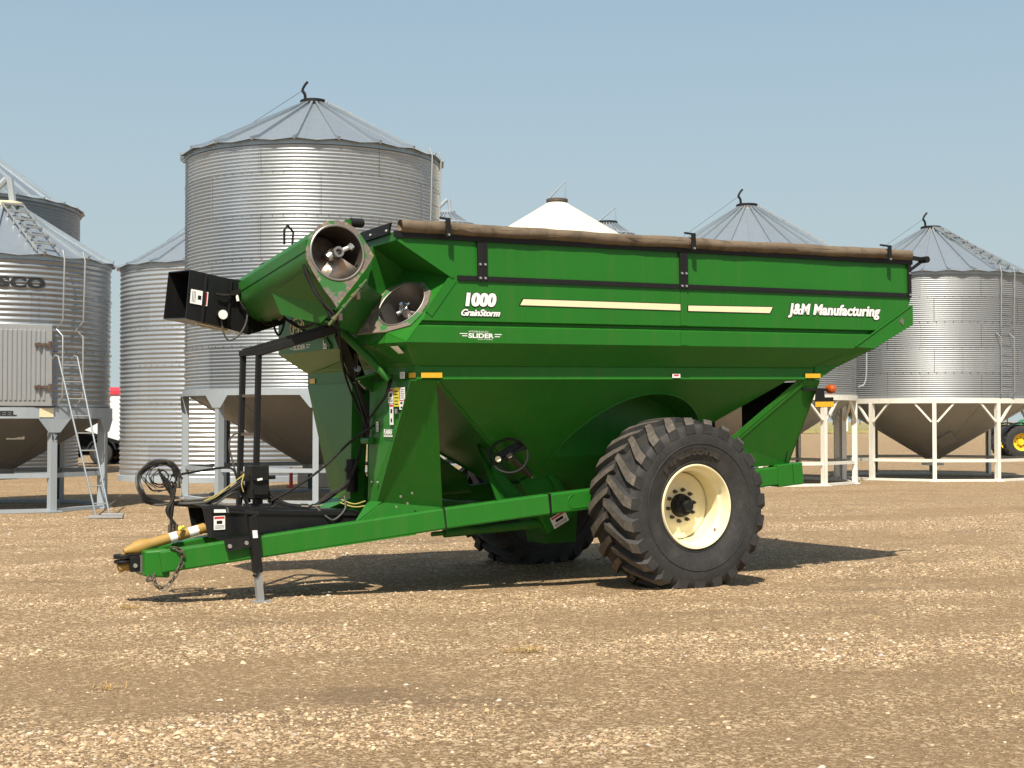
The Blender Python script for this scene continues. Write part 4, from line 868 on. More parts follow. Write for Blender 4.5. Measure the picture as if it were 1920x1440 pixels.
def tarp():
    rt = random.Random(3); n = 90; ring = 20; vs = []; fs = []
    for i in range(n + 1):
        x = -3.28 + 6.66 * i / n; sag = .004 * math.sin(i * .32) - .008 * math.sin(math.pi * i / n) ** 2
        for k in range(ring):
            a = 2 * math.pi * k / ring; r_ = .060 + .003 * math.sin(3 * a + i * .21) + .002 * math.sin(i * .9 + a) + rt.uniform(-.0018, .0018)
            vs.append((x, -1.605 + r_ * math.cos(a), 3.690 + sag + r_ * math.sin(a)))
    for i in range(n):
        for k in range(ring): fs.append((i * ring + k, i * ring + (k + 1) % ring, (i + 1) * ring + (k + 1) % ring, (i + 1) * ring + k))
    t = MB(); t.add(vs, fs, True)
    t.add([(-3.28, -1.605 + .05 * math.cos(2 * math.pi * k / 14), 3.69 + .05 * math.sin(2 * math.pi * k / 14)) for k in range(14)] + [(-3.1, -1.605, 3.69)], [(k, (k + 1) % 14, 14) for k in range(14)], True)
    # the loose tail of the sheet hanging to the rail
    t.mat(M['tan']); vs = []; m = 60
    for i in range(m + 1):
        x = -3.27 + 6.64 * i / m; vs += [(x, -1.662, 3.70), (x, -1.656 + .004 * math.sin(i * .7), 3.662), (x, -1.622 + .004 * math.sin(i), 3.645 + .004 * math.sin(i * .55))]
    t.add(vs, [(3 * i + j, 3 * i + 3 + j, 3 * i + 4 + j, 3 * i + 1 + j) for i in range(m) for j in range(2)], True)
    return t.build('tarp', M['tan'], cart, angle=60, recalc=False)
tp = tarp()
for x in (-2.808, .14, 2.977):
    mb = MB(); mb.box((x, -1.69, 3.69), (.05, .025, .185)); mb.bar((x, -1.69, 3.77), (x, -1.55, 3.80), .05, .02); bl = mb.build('tarp_stop', M['black'], cart, bevel=.006); bolt(bl, (x, -1.703, 3.618), (0, -1, 0), .013)
mb = MB(); mb.bar((3.40, -1.52, 3.68), (3.72, -1.50, 3.66), .045, .045); mb.bar((3.44, -1.5, 3.50), (3.70, -1.50, 3.65), .03, .03); mb.cyl((3.72, -1.56, 3.66), (3.72, -1.44, 3.66), .04, n=10); mb.build('tarp_arm', M['black'], cart)

# rear edge flange that follows the slope of the back sheet
mb = MB(); fl = [(1.588, 3.1), (1.588, 2.88), (1.588, 2.585), (1.41, 2.36), (1.41, 2.215)]
def rear_pts(sg):
    L = []
    for y, z in fl: L.append((Vector((xr(z) - (0.02 if z > 2.9 else .30), sg * y, z + (0.0))), Vector((xr(z) + .012, sg * y, z))))
    return L
for sg in (-1, 1):
    o_ = [Vector((3.422, sg * 1.592, 3.10)), Vector((3.422, sg * 1.592, 2.87)), Vector((2.80, sg * 1.592, 2.585)), Vector((2.42, sg * 1.42, 2.40)), Vector((2.10, sg * 1.412, 2.225))]
    i_ = [Vector((3.405, sg * 1.592, 3.10)), Vector((3.39, sg * 1.592, 3.09)), Vector((2.50, sg * 1.592, 2.60)), Vector((2.05, sg * 1.412, 2.37)), Vector((2.04, sg * 1.412, 2.225))]
    mb = MB()
    for k in range(4): mb.quad(o_[k], o_[k + 1], i_[k + 1], i_[k])
    mb.build('rear_flange', G, cart, solid=.014)
for sg in (-1, 1): MB().bar((3.39, sg * 1.60, 3.095), (2.50, sg * 1.60, 2.605), .012, .018, (0, sg, 0)).build('flange_bead', G, cart)
mb = MB(); mb.prism([(3.20, -1.602, 2.90), (3.26, -1.602, 2.86), (3.27, -1.602, 2.92), (3.24, -1.602, 2.95)], (0, -.003, 0)); mb.build('scuff_patch', M['steel'], cart)
mb = MB(); mb.box((.074, -1.586, 2.985), (.085, .014, .37)); mb.box((.074, -1.586, 2.66), (.085, .016, .145)); mb.build('side_rib', G, cart)
# bright rolled edge under the band
mb = MB()
for sg in (-1, 1):
    mb = MB(); mb.prism([(-3.02, sg * 1.40, 2.225), (-3.02, sg * 1.418, 2.229), (-3.02, sg * 1.40, 2.240)], (5.1, 0, 0)); mb.build('band_bead', G, cart); mb = MB(); mb.prism([(-2.98, sg * 1.40, 2.352), (-2.98, sg * 1.412, 2.356), (-2.98, sg * 1.40, 2.366)], (4.98, 0, 0)); mb.build('band_bead', G, cart)

# lower hopper with the two wheel arches cut into it
mb = MB(); T = [(-2.81, -1.398, 2.224), (1.68, -1.398, 2.224), (1.68, 1.398, 2.224), (-2.81, 1.398, 2.224)]; Bt = [(-.95, -.2, .9), (-.42, -.2, .9), (-.42, .2, .9), (-.95, .2, .9)]
mb.hexa(Bt + T); hop = mb.build('lower_hopper', G, cart)
for sg in (-1, 1):
    cu = MB(); cu.lathe([(0, -.72), (1.08, -.72), (1.08, .72), (0, .72)], (-.05, sg * 1.38, 1.0), 'y', 64); c_ = cu.build('cut', G); c_.parent = cart
    bpy.context.view_layer.update()
    md = hop.modifiers.new('arch', 'BOOLEAN'); md.object = c_; md.operation = 'DIFFERENCE'; md.solver = 'EXACT'
bpy.context.view_layer.update()
dg = bpy.context.evaluated_depsgraph_get(); nm = bpy.data.meshes.new_from_object(hop.evaluated_get(dg)); hop.modifiers.clear(); hop.data = nm
for o in [o for o in bpy.data.objects if o.name.startswith('cut')]: bpy.data.objects.remove(o)
hop.data.set_sharp_from_angle(angle=R(25))
mb = MB()
for sg in (-1, 1):
    # rolled bead round each arch where it meets the sloping sheet
    pts = []
    for a in np.linspace(R(22), R(158), 40):
        x, z = -.05 + 1.08 * math.cos(a), 1.0 + 1.08 * math.sin(a); y = .2 + (1.398 - .2) * (z - .9) / (2.224 - .9); pts.append((x, sg * (y + .004), z))
    MB().tube(pts, .011, 6).build('arch_bead', G, hop)
MB().box((-2.915, 0, 2.222), (.21, 2.79, .008)).build('soffit', G, cart); MB().box((1.88, 0, 2.222), (.40, 2.79, .008)).build('soffit', G, cart)
mb = MB()
for sg in (-1, 1): MB().bar((-2.80, sg * 1.40, 2.21), (-.97, sg * .215, .92), .02, .03, (0, sg, 0.7)).build('corner_bead', G, hop)
# sump and clean-out boot below
mb = MB(); mb.hexa([(-.85, -.2, .42), (-.45, -.2, .42), (-.45, .2, .42), (-.85, .2, .42), (-.95, -.2, .9), (-.42, -.2, .9), (-.42, .2, .9), (-.95, .2, .9)]); mb.build('sump', M['green_dull'], cart)
mb = MB(); mb.prism([(-1.30, -.44, 1.11), (-.90, -.44, 1.30), (-.57, -.44, .77), (-.96, -.44, .55)], (0, .5, 0)); boot = mb.build('cleanout_boot', G, cart, bevel=.01)
mb = MB(); mb.bar((-1.32, -.455, 1.115), (-.89, -.455, 1.315), .05, .03, (0, -1, 0)); mb.bar((-1.14, -.45, .86), (-1.10, -.45, .82), .02, .02); mb.prism([(-.99, -.452, 1.22), (-.76, -.452, .86), (-.70, -.452, .90), (-.93, -.452, 1.25)], (0, -.012, 0)); mb.build('boot_flange', G, boot)
for p in ((-1.19, -.475, 1.185), (-1.07, -.475, 1.24)): bolt(boot, p, (0, -1, 0), .02)
decal(boot, 'warning_decal', (-.885, -.447, .60), (.87, 0, .42), (-.42, 0, .87), .21, .13, 'warning')
mb = MB(); mb.cyl((-2.2, -.35, .62), (-1.0, -.35, .66), .05, n=14); mb.cyl((-1.0, -.35, .66), (-.85, -.35, .66), .065, n=14); mb.cyl((-2.35, -.35, .615), (-2.2, -.35, .62), .025, n=10); mb.build('gate_cylinder', M['green_dull'], cart)
# hand wheel for the flow gate
hw_c, hw_e = Vector((-1.735, -.945, 1.44)), Vector((-1.22, -.50, 1.20)); ax = (hw_c - hw_e).normalized()
ax2 = Vector((-.42, -.78, .46)).normalized(); u = ax2.orthogonal().normalized(); v = ax2.cross(u)
mb = MB(); mb.tube([hw_c + (u * math.cos(a) + v * math.sin(a)) * .195 for a in np.linspace(0, 2 * math.pi, 40, endpoint=False)], .013, 8, closed=True)
d1 = Vector((.94, .0, .33)).normalized(); d1 = (d1 - ax2 * d1.dot(ax2)).normalized(); mb.bar(hw_c - d1 * .2, hw_c + d1 * .2, .03, .014, ax2); hw = mb.build('hand_wheel', M['black'], cart)
mb = MB(); mb.bar(hw_c - ax * .03, hw_e, .045, .045); mb.cyl(hw_c + ax2 * .02, hw_c - ax2 * .10, .035, n=10); mb.build('control_rod', M['darksteel'], hw)
mb = MB(); mb.bar(hw_c + Vector((-.1, .03, .0)), hw_c + Vector((.16, .03, .12)), .07, .05, ax2); mb.build('gauge_bracket', M['black'], hw)
mb = MB(); q = hw_c + Vector((-.12, .02, -.04)); mb.cyl(q, q - ax2 * -.03, .030, n=14); mb.build('gauge_dial', M['stripe'], hw)

# front support: two tapered legs with a gap between, side plates standing on the tongue beams
def leg(sg, inner):
    o = MB()
    o.quad((-3.03, sg * 1.40, 2.225), (-3.06, sg * .66, 1.0), (-3.10, inner, 1.0), (-3.06, inner, 2.225))                      # front sheet
    o.quad((-3.06, sg * .66, 1.0), (-3.33, sg * .60, .80), (-3.33, sg * .60 - sg * .02, .80), (-3.10, inner, 1.0))              # toe
    o.quad((-3.03, sg * 1.40, 2.225), (-2.81, sg * 1.40, 2.225), (-2.45, sg * .80, .93), (-3.33, sg * .615, .79), (-3.06, sg * .665, 1.0))    # side plate
    o.quad((-3.10, inner, 1.0), (-3.06, inner, 2.225), (-2.86, inner, 2.225), (-2.95, inner, 1.0))
    o.quad((-3.10, inner, 1.0), (-2.95, inner, 1.0), (-2.95, inner, .85), (-3.2, inner, .83))
    return o.build('front_leg', G, cart, solid=.014)
lgn = leg(-1, -.40); lgf = leg(1, .06)
mb = MB(); mb.bar((-3.04, -1.395, 2.22), (-3.075, -.67, 1.01), .012, .10, (-1, 0, 0)); mb.build('folded_edge', G, lgn)
for x, z, y in ((-2.94, 1.06, -.83), (-2.82, 1.09, -.845), (-2.97, .955, -.785), (-2.85, .985, -.80)): bolt(lgn, (x, y - .004, z), (0, -1, -.3), .013)
for y in (-.50, -.64): bolt(lgn, (-3.10, y, 1.20), (-1, 0, 0), .014)
mb = MB(); mb.cyl((-3.13, -.36, 1.62), (-3.13, -.55, 1.62), .035, n=12); mb.build('pin_tube', G, lgn)
mb = MB(); mb.bar((-2.86, -.16, 2.2), (-2.9, -.16, .8), .46, .02, (1, 0, 0)); mb.build('slot_shade_sheet', M['black'], cart)  # black sheet standing in for the deep shade in the gap between the legs
mb = MB(); mb.quad((-2.88, -.40, 2.2), (-2.88, -.06, 2.2), (-2.89, -.2, 1.65), (-2.89, -.40, 1.7)); mb.build('brown_patch', paint('brown_fill', (.10, .062, .045), .6), cart, solid=.006)  # flat brown sheet over the upper part of the leg gap
mb = MB(); mb.tube([(-3.10, .02, 1.08), (-3.10, .02, 1.36)], .062, 18); mb.tube([(-3.10, .02, 1.29), (-3.10, .02, 1.33)], .078, 18); mb.tube([(-3.10, .02, 1.36), (-3.10, .02, 1.42)], .058, 18); mb.build('manual_canister', M['black'], cart)
# struts and cylinder at the front
MB().tube([(-3.52, -.70, 2.74), (-3.12, -1.00, 2.235)], .042, 16).build('green_strut', M['green_dull'], cart)
mb = MB(); mb.bar((-3.45, -.55, 2.72), (-3.15, -.30, 2.26), .11, .11); mb.cyl((-3.15, -.30, 2.26), (-3.08, -.24, 2.12), .03, n=12); mb.build('fold_cylinder', M['black'], cart)
mb = MB(); mb.cyl((-3.20, -.40, 2.34), (-3.24, -.48, 2.36), .035, n=10); mb.cyl((-3.16, -.36, 2.24), (-3.12, -.44, 2.16), .03, n=10); mb.cyl((-3.22, -.42, 2.30), (-3.24, -.45, 2.50), .018, n=10); mb.build('hydraulic_fitting', M['steel'], cart)
mb = MB(); mb.bar((-3.315, .42, 2.86), (-3.315, .04, 2.60), .05, .02, (1, 0, 0)); mb.build('flat_brace', M['green_dull'], cart)
mb = MB(); mb.prism([(-3.04, -.40, 2.235), (-3.30, -.55, 2.24), (-3.04, -.75, 2.33)], (0, 0, .02)); mb.prism([(-3.04, -.44, 2.10), (-3.22, -.46, 2.22), (-3.04, -.46, 2.33)], (0, -.02, 0)); mb.build('cylinder_bracket', M['green_dull'], cart)

# tongue: two box beams that meet at the hitch
BW, BH = .15, .215
for sg in (-1, 1):
    P = [(-5.22, sg * .20, .49), (-2.45, sg * .82, .815), (-1.32, sg * 1.02, .925), (1.95, sg * 1.02, 1.13)]
    for i in range(3):
        mb = MB(); mb.bar(P[i], P[i + 1], BW, BH); bm_ = mb.build('tongue_beam', G, cart, bevel=.018)
        if i == 2:
            q0 = Vector(P[2]); q1 = Vector(P[3]); dd = (q1 - q0).normalized(); nb = MB()
            nb.tube([q0 + dd * (.28 + .07 * math.cos(a)) + Vector((0, sg * (BW / 2 + .001), .07 * math.sin(a))) for a in np.linspace(math.pi / 2, 1.5 * math.pi, 14)] + [q0 + dd * 1.2 + Vector((0, sg * (BW / 2 + .001), -.07))], .006, 5)
            nb.build('weld_plate', G, bm_)
            mb = MB(); e = q1; mb.bar(e - dd * .20, e + dd * .02, BW + .03, BH + .04); mb.bar(e + dd * .03, e + dd * .17, BW + .03, BH + .04); mb.build('beam_sleeve', G, bm_, bevel=.012)
    for i in (1, 2):
        mb = MB(); d_ = (Vector(P[i + 1]) - Vector(P[i])).normalized(); mb.bar(Vector(P[i]) - d_ * .006, Vector(P[i]) + d_ * .006, BW + .003, BH + .003); mb.build('splice_seam', M['black'], cart)
    mb = MB(); mb.bar((-4.0, sg * .49, .53), (-2.75, sg * .77, .67), .12, .012); mb.build('wear_strip', G, cart)
MB().box((-1.9, 0, .88), (.14, 1.7, .14)).build('cross_member', G, cart, bevel=.01); MB().box((1.6, 0, 1.1), (.16, 2.0, .16)).build('cross_member', G, cart, bevel=.01); MB().bar((-3.2, 0, .66), (-4.2, 0, .56), .7, .02).build('tongue_plate', G, cart)
mb = MB(); mb.prism([(-1.9, -.98, .96), (-1.9, -.55, 1.55), (-1.86, -.48, 1.55), (-1.55, -.62, .98)], (.02, .02, 0)); mb.build('hopper_brace', G, cart); mb = MB(); mb.prism([(-1.78, -.72, .95), (-1.78, -.62, 1.42), (-1.50, -.46, 1.18), (-1.36, -.60, .98)], (0, .02, 0)); mb.build('hopper_gusset', G, cart); mb = MB(); mb.prism([(-1.78, .72, .95), (-1.78, .62, 1.42), (-1.50, .46, 1.18), (-1.36, .60, .98)], (0, -.02, 0)); mb.build('hopper_gusset', G, cart)
# hitch end
mb = MB(); mb.hexa([(-5.36, -.17, .35), (-5.14, -.27, .335), (-5.14, .27, .335), (-5.36, .17, .35), (-5.36, -.17, .60), (-5.14, -.27, .615), (-5.14, .27, .615), (-5.36, .17, .60)]); nose = mb.build('tongue_nose', G, cart, bevel=.02)
mb = MB(); mb.box((-5.372, 0, .47), (.02, .2, .17)); mb.cyl((-5.37, 0, .47), (-5.46, 0, .47), .05, n=16); mb.build('hitch_socket', M['steel'], nose)
mb = MB(); mb.box((-5.46, 0, .555), (.22, .13, .022)); mb.box((-5.45, 0, .50), (.20, .12, .022)); mb.box((-5.43, -.07, .47), (.09, .04, .15)); mb.box((-5.43, .07, .47), (.09, .04, .15)); mb.lathe([(.035, -.02), (.095, -.02), (.095, .02), (.035, .02), (.035, -.02)], (-5.52, 0, .545), 'z', 28); mb.lathe([(.035, -.015), (.09, -.015), (.09, .015), (.035, .015), (.035, -.015)], (-5.52, 0, .495), 'z', 28); hc = mb.build('hitch_clevis', M['black'], cart, bevel=.006)
bolt(hc, (-5.43, -.092, .455), (0, -1, 0), .024)
mb = MB(); mb.cyl((-5.52, 0, .575), (-5.52, 0, .42), .024, n=12); mb.cyl((-5.46, 0, .46), (-5.57, 0, .43), .045, n=12); mb.build('hitch_pin', M['yellowshaft'], cart)
# drive shaft under its yellow guard, black tunnel over it
mb = MB(); A_, B_ = Vector((-4.66, 0, .79)), Vector((-5.28, 0, .645)); d_ = (B_ - A_).normalized(); mb.tube([A_, B_], .052, 24); mb.tube([B_ - d_ * .02, B_ + d_ * .04, B_ + d_ * .12, B_ + d_ * .15], [.056, .068, .068, .058], 24); mb.tube([B_ + d_ * .12, B_ + d_ * .24], [.066, .026], 20); mb.tube([A_ + d_ * .62, A_ + d_ * .64], .058, 24); ds = mb.build('drive_shaft', M['yellowshaft'], cart)
for k, (f, s) in enumerate(((.27, .10), (.60, .075))):
    c_ = A_.lerp(B_, f); mb = MB(); vs = []
    for i in range(9):
        a = R(-150 + 16 * i); o_ = Vector((0, math.sin(a) * -1, 0)); vv = Vector((0, math.sin(a), 0)) * .0545 + d_.cross(Vector((0, 1, 0))).normalized() * (-math.cos(a)) * .0545
        vs += [c_ - d_ * s * .5 * (1 + .15 * math.sin(i * 2)) + vv * 1.0, c_ + d_ * s * .5 + vv]
    mb.add(vs, [(2 * i, 2 * i + 1, 2 * i + 3, 2 * i + 2) for i in range(8)], True).build('paper_label', M['white'], ds, recalc=False)
mb = MB(); mb.tube(spline([(-4.99, -.10, .80), (-4.97, -.08, .79), (-4.94, -.05, .80)], 4), .022, 6); mb.build('yellow_cap', M['yellowd'], ds)
mb = MB(); pr = [(-.25, .70), (-.25, .98), (-.21, 1.0), (-.20, 1.01), (.20, 1.01), (.25, .97), (.25, .70)]
def sec(x, dz, k=1.0): return [(x, y * k, z + dz) for y, z in pr]
s0, s1, s2 = sec(-4.80, 0.0), sec(-4.72, .0), [(-3.14, y, .74 + (z - .70) * (.42 / .31) * .36) for y, z in pr]
s0 = [(-4.80 + (.05 if z < .8 else 0), y * .94, z) for y, z in pr]
for a, b_ in ((s0, s1), (s1, s2)):
    for i in range(len(pr) - 1): mb.quad(a[i], a[i + 1], b_[i + 1], b_[i])
tun = mb.build('shaft_tunnel', M['blackgloss'], cart, solid=.01)
mb = MB(); mb.bar((-4.72, -.262, .955), (-3.15, -.262, .86), .02, .03); mb.prism([(-4.70, -.256, .70), (-4.60, -.256, .64), (-3.7, -.256, .66), (-3.5, -.256, .72)], (0, -.008, 0)); mb.build('tunnel_edge', M['black'], tun)
decal(tun, 'warning_decal', (-4.70, -.265, .775), (1, 0, 0), (0, 0, 1), .115, .135, 'warning'); decal(tun, 'text_decal', (-4.70, -.275, .945), (1, 0, -.03), (0, 0, 1), .135, .032, 'white')
# jack stand
mb = MB(); mb.bar((-4.40, -.52, .92), (-4.345, -.52, .36), .085, .085, (1, 0, 0)); mb.bar((-4.36, -.52, .365), (-4.343, -.52, .355), .10, .10, (1, 0, 0)); jk = mb.build('jack', M['black'], cart, bevel=.006)
mb = MB(); mb.bar((-4.345, -.52, .37), (-4.32, -.52, .05), .065, .065, (1, 0, 0)); mb.build('jack_leg', M['jackgrey'], jk)
mb = MB(); mb.box((-4.315, -.52, .072), (.17, .15, .014)); mb.build('jack_foot', M['jackgrey'], jk)
mb = MB(); mb.cyl((-4.46, -.52, .945), (-4.34, -.52, .925), .035, n=12); mb.tube([(-4.42, -.56, .935), (-4.56, -.58, .955), (-4.66, -.58, .965)], .012, 8); mb.tube([(-4.66, -.60, .95), (-4.66, -.56, 1.0)], .022, 8); mb.build('jack_crank', M['black'], jk)
decal(jk, 'paper_label', (-4.405, -.5645, .70), (1, 0, 0), (-.1, 0, 1), .05, .075, 'white')
mb = MB(); mb.prism([(-4.665, -.455, .69), (-4.40, -.505, .715), (-4.40, -.505, .61), (-4.64, -.455, .575)], (0, -.014, 0)); br = mb.build('jack_bracket', M['black'], cart)
for p in ((-4.61, -.475, .625), (-4.45, -.505, .65)): bolt(br, p, (0, -1, 0), .024)
# safety chain
cp_ = spline([(-5.16, -.30, .63), (-5.06, -.335, .60), (-5.04, -.335, .50), (-5.09, -.335, .40), (-5.15, -.335, .31), (-5.22, -.33, .25), (-5.29, -.32, .28), (-5.32, -.30, .36)], 12)
acc = 0; last = cp_[0]; links = []
for p in cp_[1:]:
    acc += (p - last).length
    if acc > .047: links.append((p.copy(), (p - last).normalized())); acc = 0
    last = p
ch = None
for k, (p, d) in enumerate(links):
    s_ = d.orthogonal().normalized() if k % 2 else d.cross(d.orthogonal()).normalized()
    lk = MB().tube([p + d * (.022 * math.cos(a) + (.014 if math.cos(a) > 0 else -.014)) + s_ * .020 * math.sin(a) for a in np.linspace(0, 2 * math.pi, 14, endpoint=False)], .0075, 6, closed=True)
    if ch is None: ch = lk.build('safety_chain', M['darksteel'], cart)
    else: lk.build('chain_link', M['darksteel'], ch)
MB().tube(spline([(-5.30, -.31, .40), (-5.33, -.31, .34), (-5.38, -.31, .33), (-5.36, -.31, .38)], 5), .013, 8).build('chain_hook', M['darksteel'], ch)

# ladder stand and auger rest
lad = MB()
for y0, x0, x1 in ((.42, -4.14, -4.20), (.20, -4.05, -4.11)): lad.bar((x0, y0, 2.53), (x1, y0, .94 if y0 > .3 else .66), .055, .055, (1, 0, 0))
lad.bar((-4.17, .42, 2.54), (-4.02, .20, 2.555), .06, .06); ld = lad.build('ladder_frame', M['black'], cart, bevel=.005)
for z in (2.10, 1.70, 1.30): MB().bar((-4.165 - (2.1 - z) * .03, .42, z), (-4.07 - (2.1 - z) * .03, .20, z), .03, .03).build('rung', M['darksteel'], ld)
mb = MB(); mb.bar((-4.14, .40, 2.55), (-3.42, -.34, 2.80), .075, .075); mb.bar((-4.05, .20, 2.545), (-3.40, -.44, 2.78), .075, .075); mb.bar((-3.44, -.42, 2.80), (-3.40, -.34, 2.8), .1, .08); mb.build('auger_rest', M['black'], cart, bevel=.006)
MB().tube(spline([(-4.17, .42, 1.72), (-4.26, .42, 1.69), (-4.30, .42, 1.58), (-4.24, .40, 1.3), (-4.2, .36, 1.05)], 6), .010, 6).build('control_cable', M['hose_grey'], cart)
mb = MB(); mb.box((-4.12, .10, 1.215), (.20, .20, .34)); vb = mb.build('valve_block', M['black'], cart, bevel=.012)
mb = MB(); mb.box((-4.24, .06, 1.26), (.05, .06, .05)); mb.build('valve_port', M['blackgloss'], vb); mb = MB(); mb.box((-4.12, -.012, 1.25), (.16, .03, .03)); mb.build('valve_port', M['blackgloss'], vb); mb = MB(); mb.box((-4.12, -.012, 1.12), (.15, .03, .06)); mb.build('valve_port', M['blackgloss'], vb); mb = MB(); mb.cyl((-4.02, 0, 1.26), (-3.96, 0, 1.26), .02, n=8); mb.build('valve_port', M['blackgloss'], vb)
decal(vb, 'paper_label', (-4.16, -.03, 1.23), (1, 0, .15), (-.15, 0, 1), .055, .022, 'white')
mb = MB(); mb.bar((-4.24, .16, .98), (-4.0, -.02, .98), .05, .03); mb.bar((-4.27, .2, 1.22), (-4.2, .14, 1.0), .05, .05); mb.bar((-4.1, .1, 1.05), (-4.1, .1, .7), .07, .06, (1, 0, 0)); mb.build('valve_bracket', M['black'], cart)

# hydraulic hose bundle
rh = random.Random(11)
def hose(pts, r=.013, m=None, jit=.0): 
    q = [(p[0] + rh.uniform(-jit, jit), p[1] + rh.uniform(-jit, jit), p[2] + rh.uniform(-jit, jit)) for p in pts]
    return MB().tube(spline(q, 7), r, 7).build('hydraulic_hose', m or M['hose'], cart)
cc = Vector((-5.10, .2, 1.24)); cu_, cv_ = Vector((.93, -.3, .0)).normalized(), Vector((.1, .12, 1)).normalized()
def arc(a0, a1, rad, n=9): return [tuple(cc + cu_ * rad * math.cos(a) + cv_ * rad * math.sin(a) + Vector((0, .03, 0)) * math.sin(3 * a)) for a in np.linspace(R(a0), R(a1), n)]
run = [(-4.62, .14, 1.03), (-4.42, .12, 1.12), (-4.26, .1, 1.22)]
for k in range(7):
    hose(arc(-20 + 6 * k, 250 + 5 * k, .185 + .006 * k, 12) + [(-4.94 + .01 * k, .2, 1.00 + .006 * k)] + [(x, y, z + .012 * (k - 3)) for x, y, z in run], .012 + .001 * (k % 3), M['hose_grey'] if k % 3 == 0 else M['hose'], .012)
for k in range(6):
    hose([(-5.12 + .03 * k, .18, 1.37 - .03 * k), (-5.06 + .02 * k, .16, 1.22), (-4.99, .14, 1.08), (-5.0 - .012 * k, .12, .95), (-5.03 + .016 * k, .1, .80)], .012, None, .012)
for k in range(10):
    a = rh.uniform(0, 6.28); rr_ = rh.uniform(.05, .16)
    hose([tuple(cc + cu_ * rr_ * math.cos(a + t_) * 1.1 + cv_ * (rr_ * math.sin(a + t_) + .05)) for t_ in (0, 1.1, 2.2, 3.2, 4.4)], .005, None, .02)
for k in range(3): MB().cyl((-5.03 + .035 * k, .1, .82), (-5.035 + .035 * k, .1, .72), .018, n=8).build('hose_coupler', M['darksteel'], cart)
hose([(-4.98, .2, 1.30), (-4.7, .3, 1.33), (-4.4, .35, 1.36), (-4.28, .34, 1.33), (-4.25, .3, 1.18)], .012)
for k in range(2): 
    MB().tube(spline([(-4.26, .08, 1.30 - .01 * k), (-4.4, .08, 1.2), (-4.55, .1, 1.10 - .02 * k), (-4.68, .1, 1.04)], 6), .0045, 6).build('yellow_cord', M['cord'], cart)
MB().tube(spline([(-4.27, .06, 1.3), (-4.30, .05, 1.2), (-4.28, .05, 1.12)], 5), .006, 6).build('yellow_cord', M['cord'], cart)
for k in range(6):
    hose([(-4.02, .05, 1.12 - .02 * k), (-3.92, -.02, 1.02 - .012 * k), (-3.72, -.1, .955), (-3.58, -.12, .955), (-3.42, -.14, 1.03 + .01 * k), (-3.24, -.15 - .01 * k, 1.17), (-3.12, -.16, 1.40), (-3.06 + .008 * k, -.18, 1.75), (-3.06, -.2, 2.05)], .013, None, .012)
mb = MB(); mb.cyl((-3.74, -.14, .965), (-3.66, -.14, .958), .024, n=10); mb.cyl((-3.62, -.14, .958), (-3.53, -.14, .962), .022, n=10); mb.build('hose_coupler', M['chrome'], cart)
hose([(-4.0, .0, 1.02), (-3.75, -.1, 1.17), (-3.5, -.2, 1.36), (-3.26, -.35, 1.62), (-3.12, -.62, 1.78)], .013)
hose([(-3.6, -.2, .95), (-3.5, -.28, .84), (-3.42, -.28, .82), (-3.3, -.26, .92), (-3.28, -.2, 1.05)], .010, M['hose_grey'])
for k in range(3): hose([(-3.28, -.45 - .04 * k, 2.52), (-3.22, -.42, 2.2), (-3.12, -.44, 1.98 - .06 * k), (-3.10, -.43, 1.85 - .08 * k)], .011)
for k in range(2): hose([(-3.08, -.92 - .05 * k, 2.28), (-3.12, -.9 - .04 * k, 2.1), (-3.12, -.62, 1.92), (-3.11, -.46, 1.84)], .010)
hose([(-3.46, -.62, 2.7), (-3.36, -.35, 2.45), (-3.2, -.32, 2.15), (-3.14, -.40, 1.85), (-3.1, -.44, 1.6)], .012)
hose([(-3.62, -.9, 2.72), (-3.42, -.5, 2.5), (-3.3, -.30, 2.3), (-3.14, -.2, 2.0), (-3.05, -.3, 1.75), (-3.08, -.4, 1.62)], .012)
for z in (1.92, 1.82, 1.72, 1.62): MB().tube([(-3.115, -.44 + .028 * math.cos(a), z + .028 * math.sin(a)) for a in np.linspace(0, 2 * math.pi, 14, endpoint=False)], .009, 6, closed=True).build('hose_ring', M['black'], cart)
mb = MB(); 
for k in range(2): mb.tube(spline([(-3.3, -.1, 1.02 - .04 * k), (-3.22, -.3, .97 - .03 * k), (-3.12, -.38, 1.0 - .05 * k)], 5), .006, 5)
mb.build('yellow_cord', M['cord'], cart)

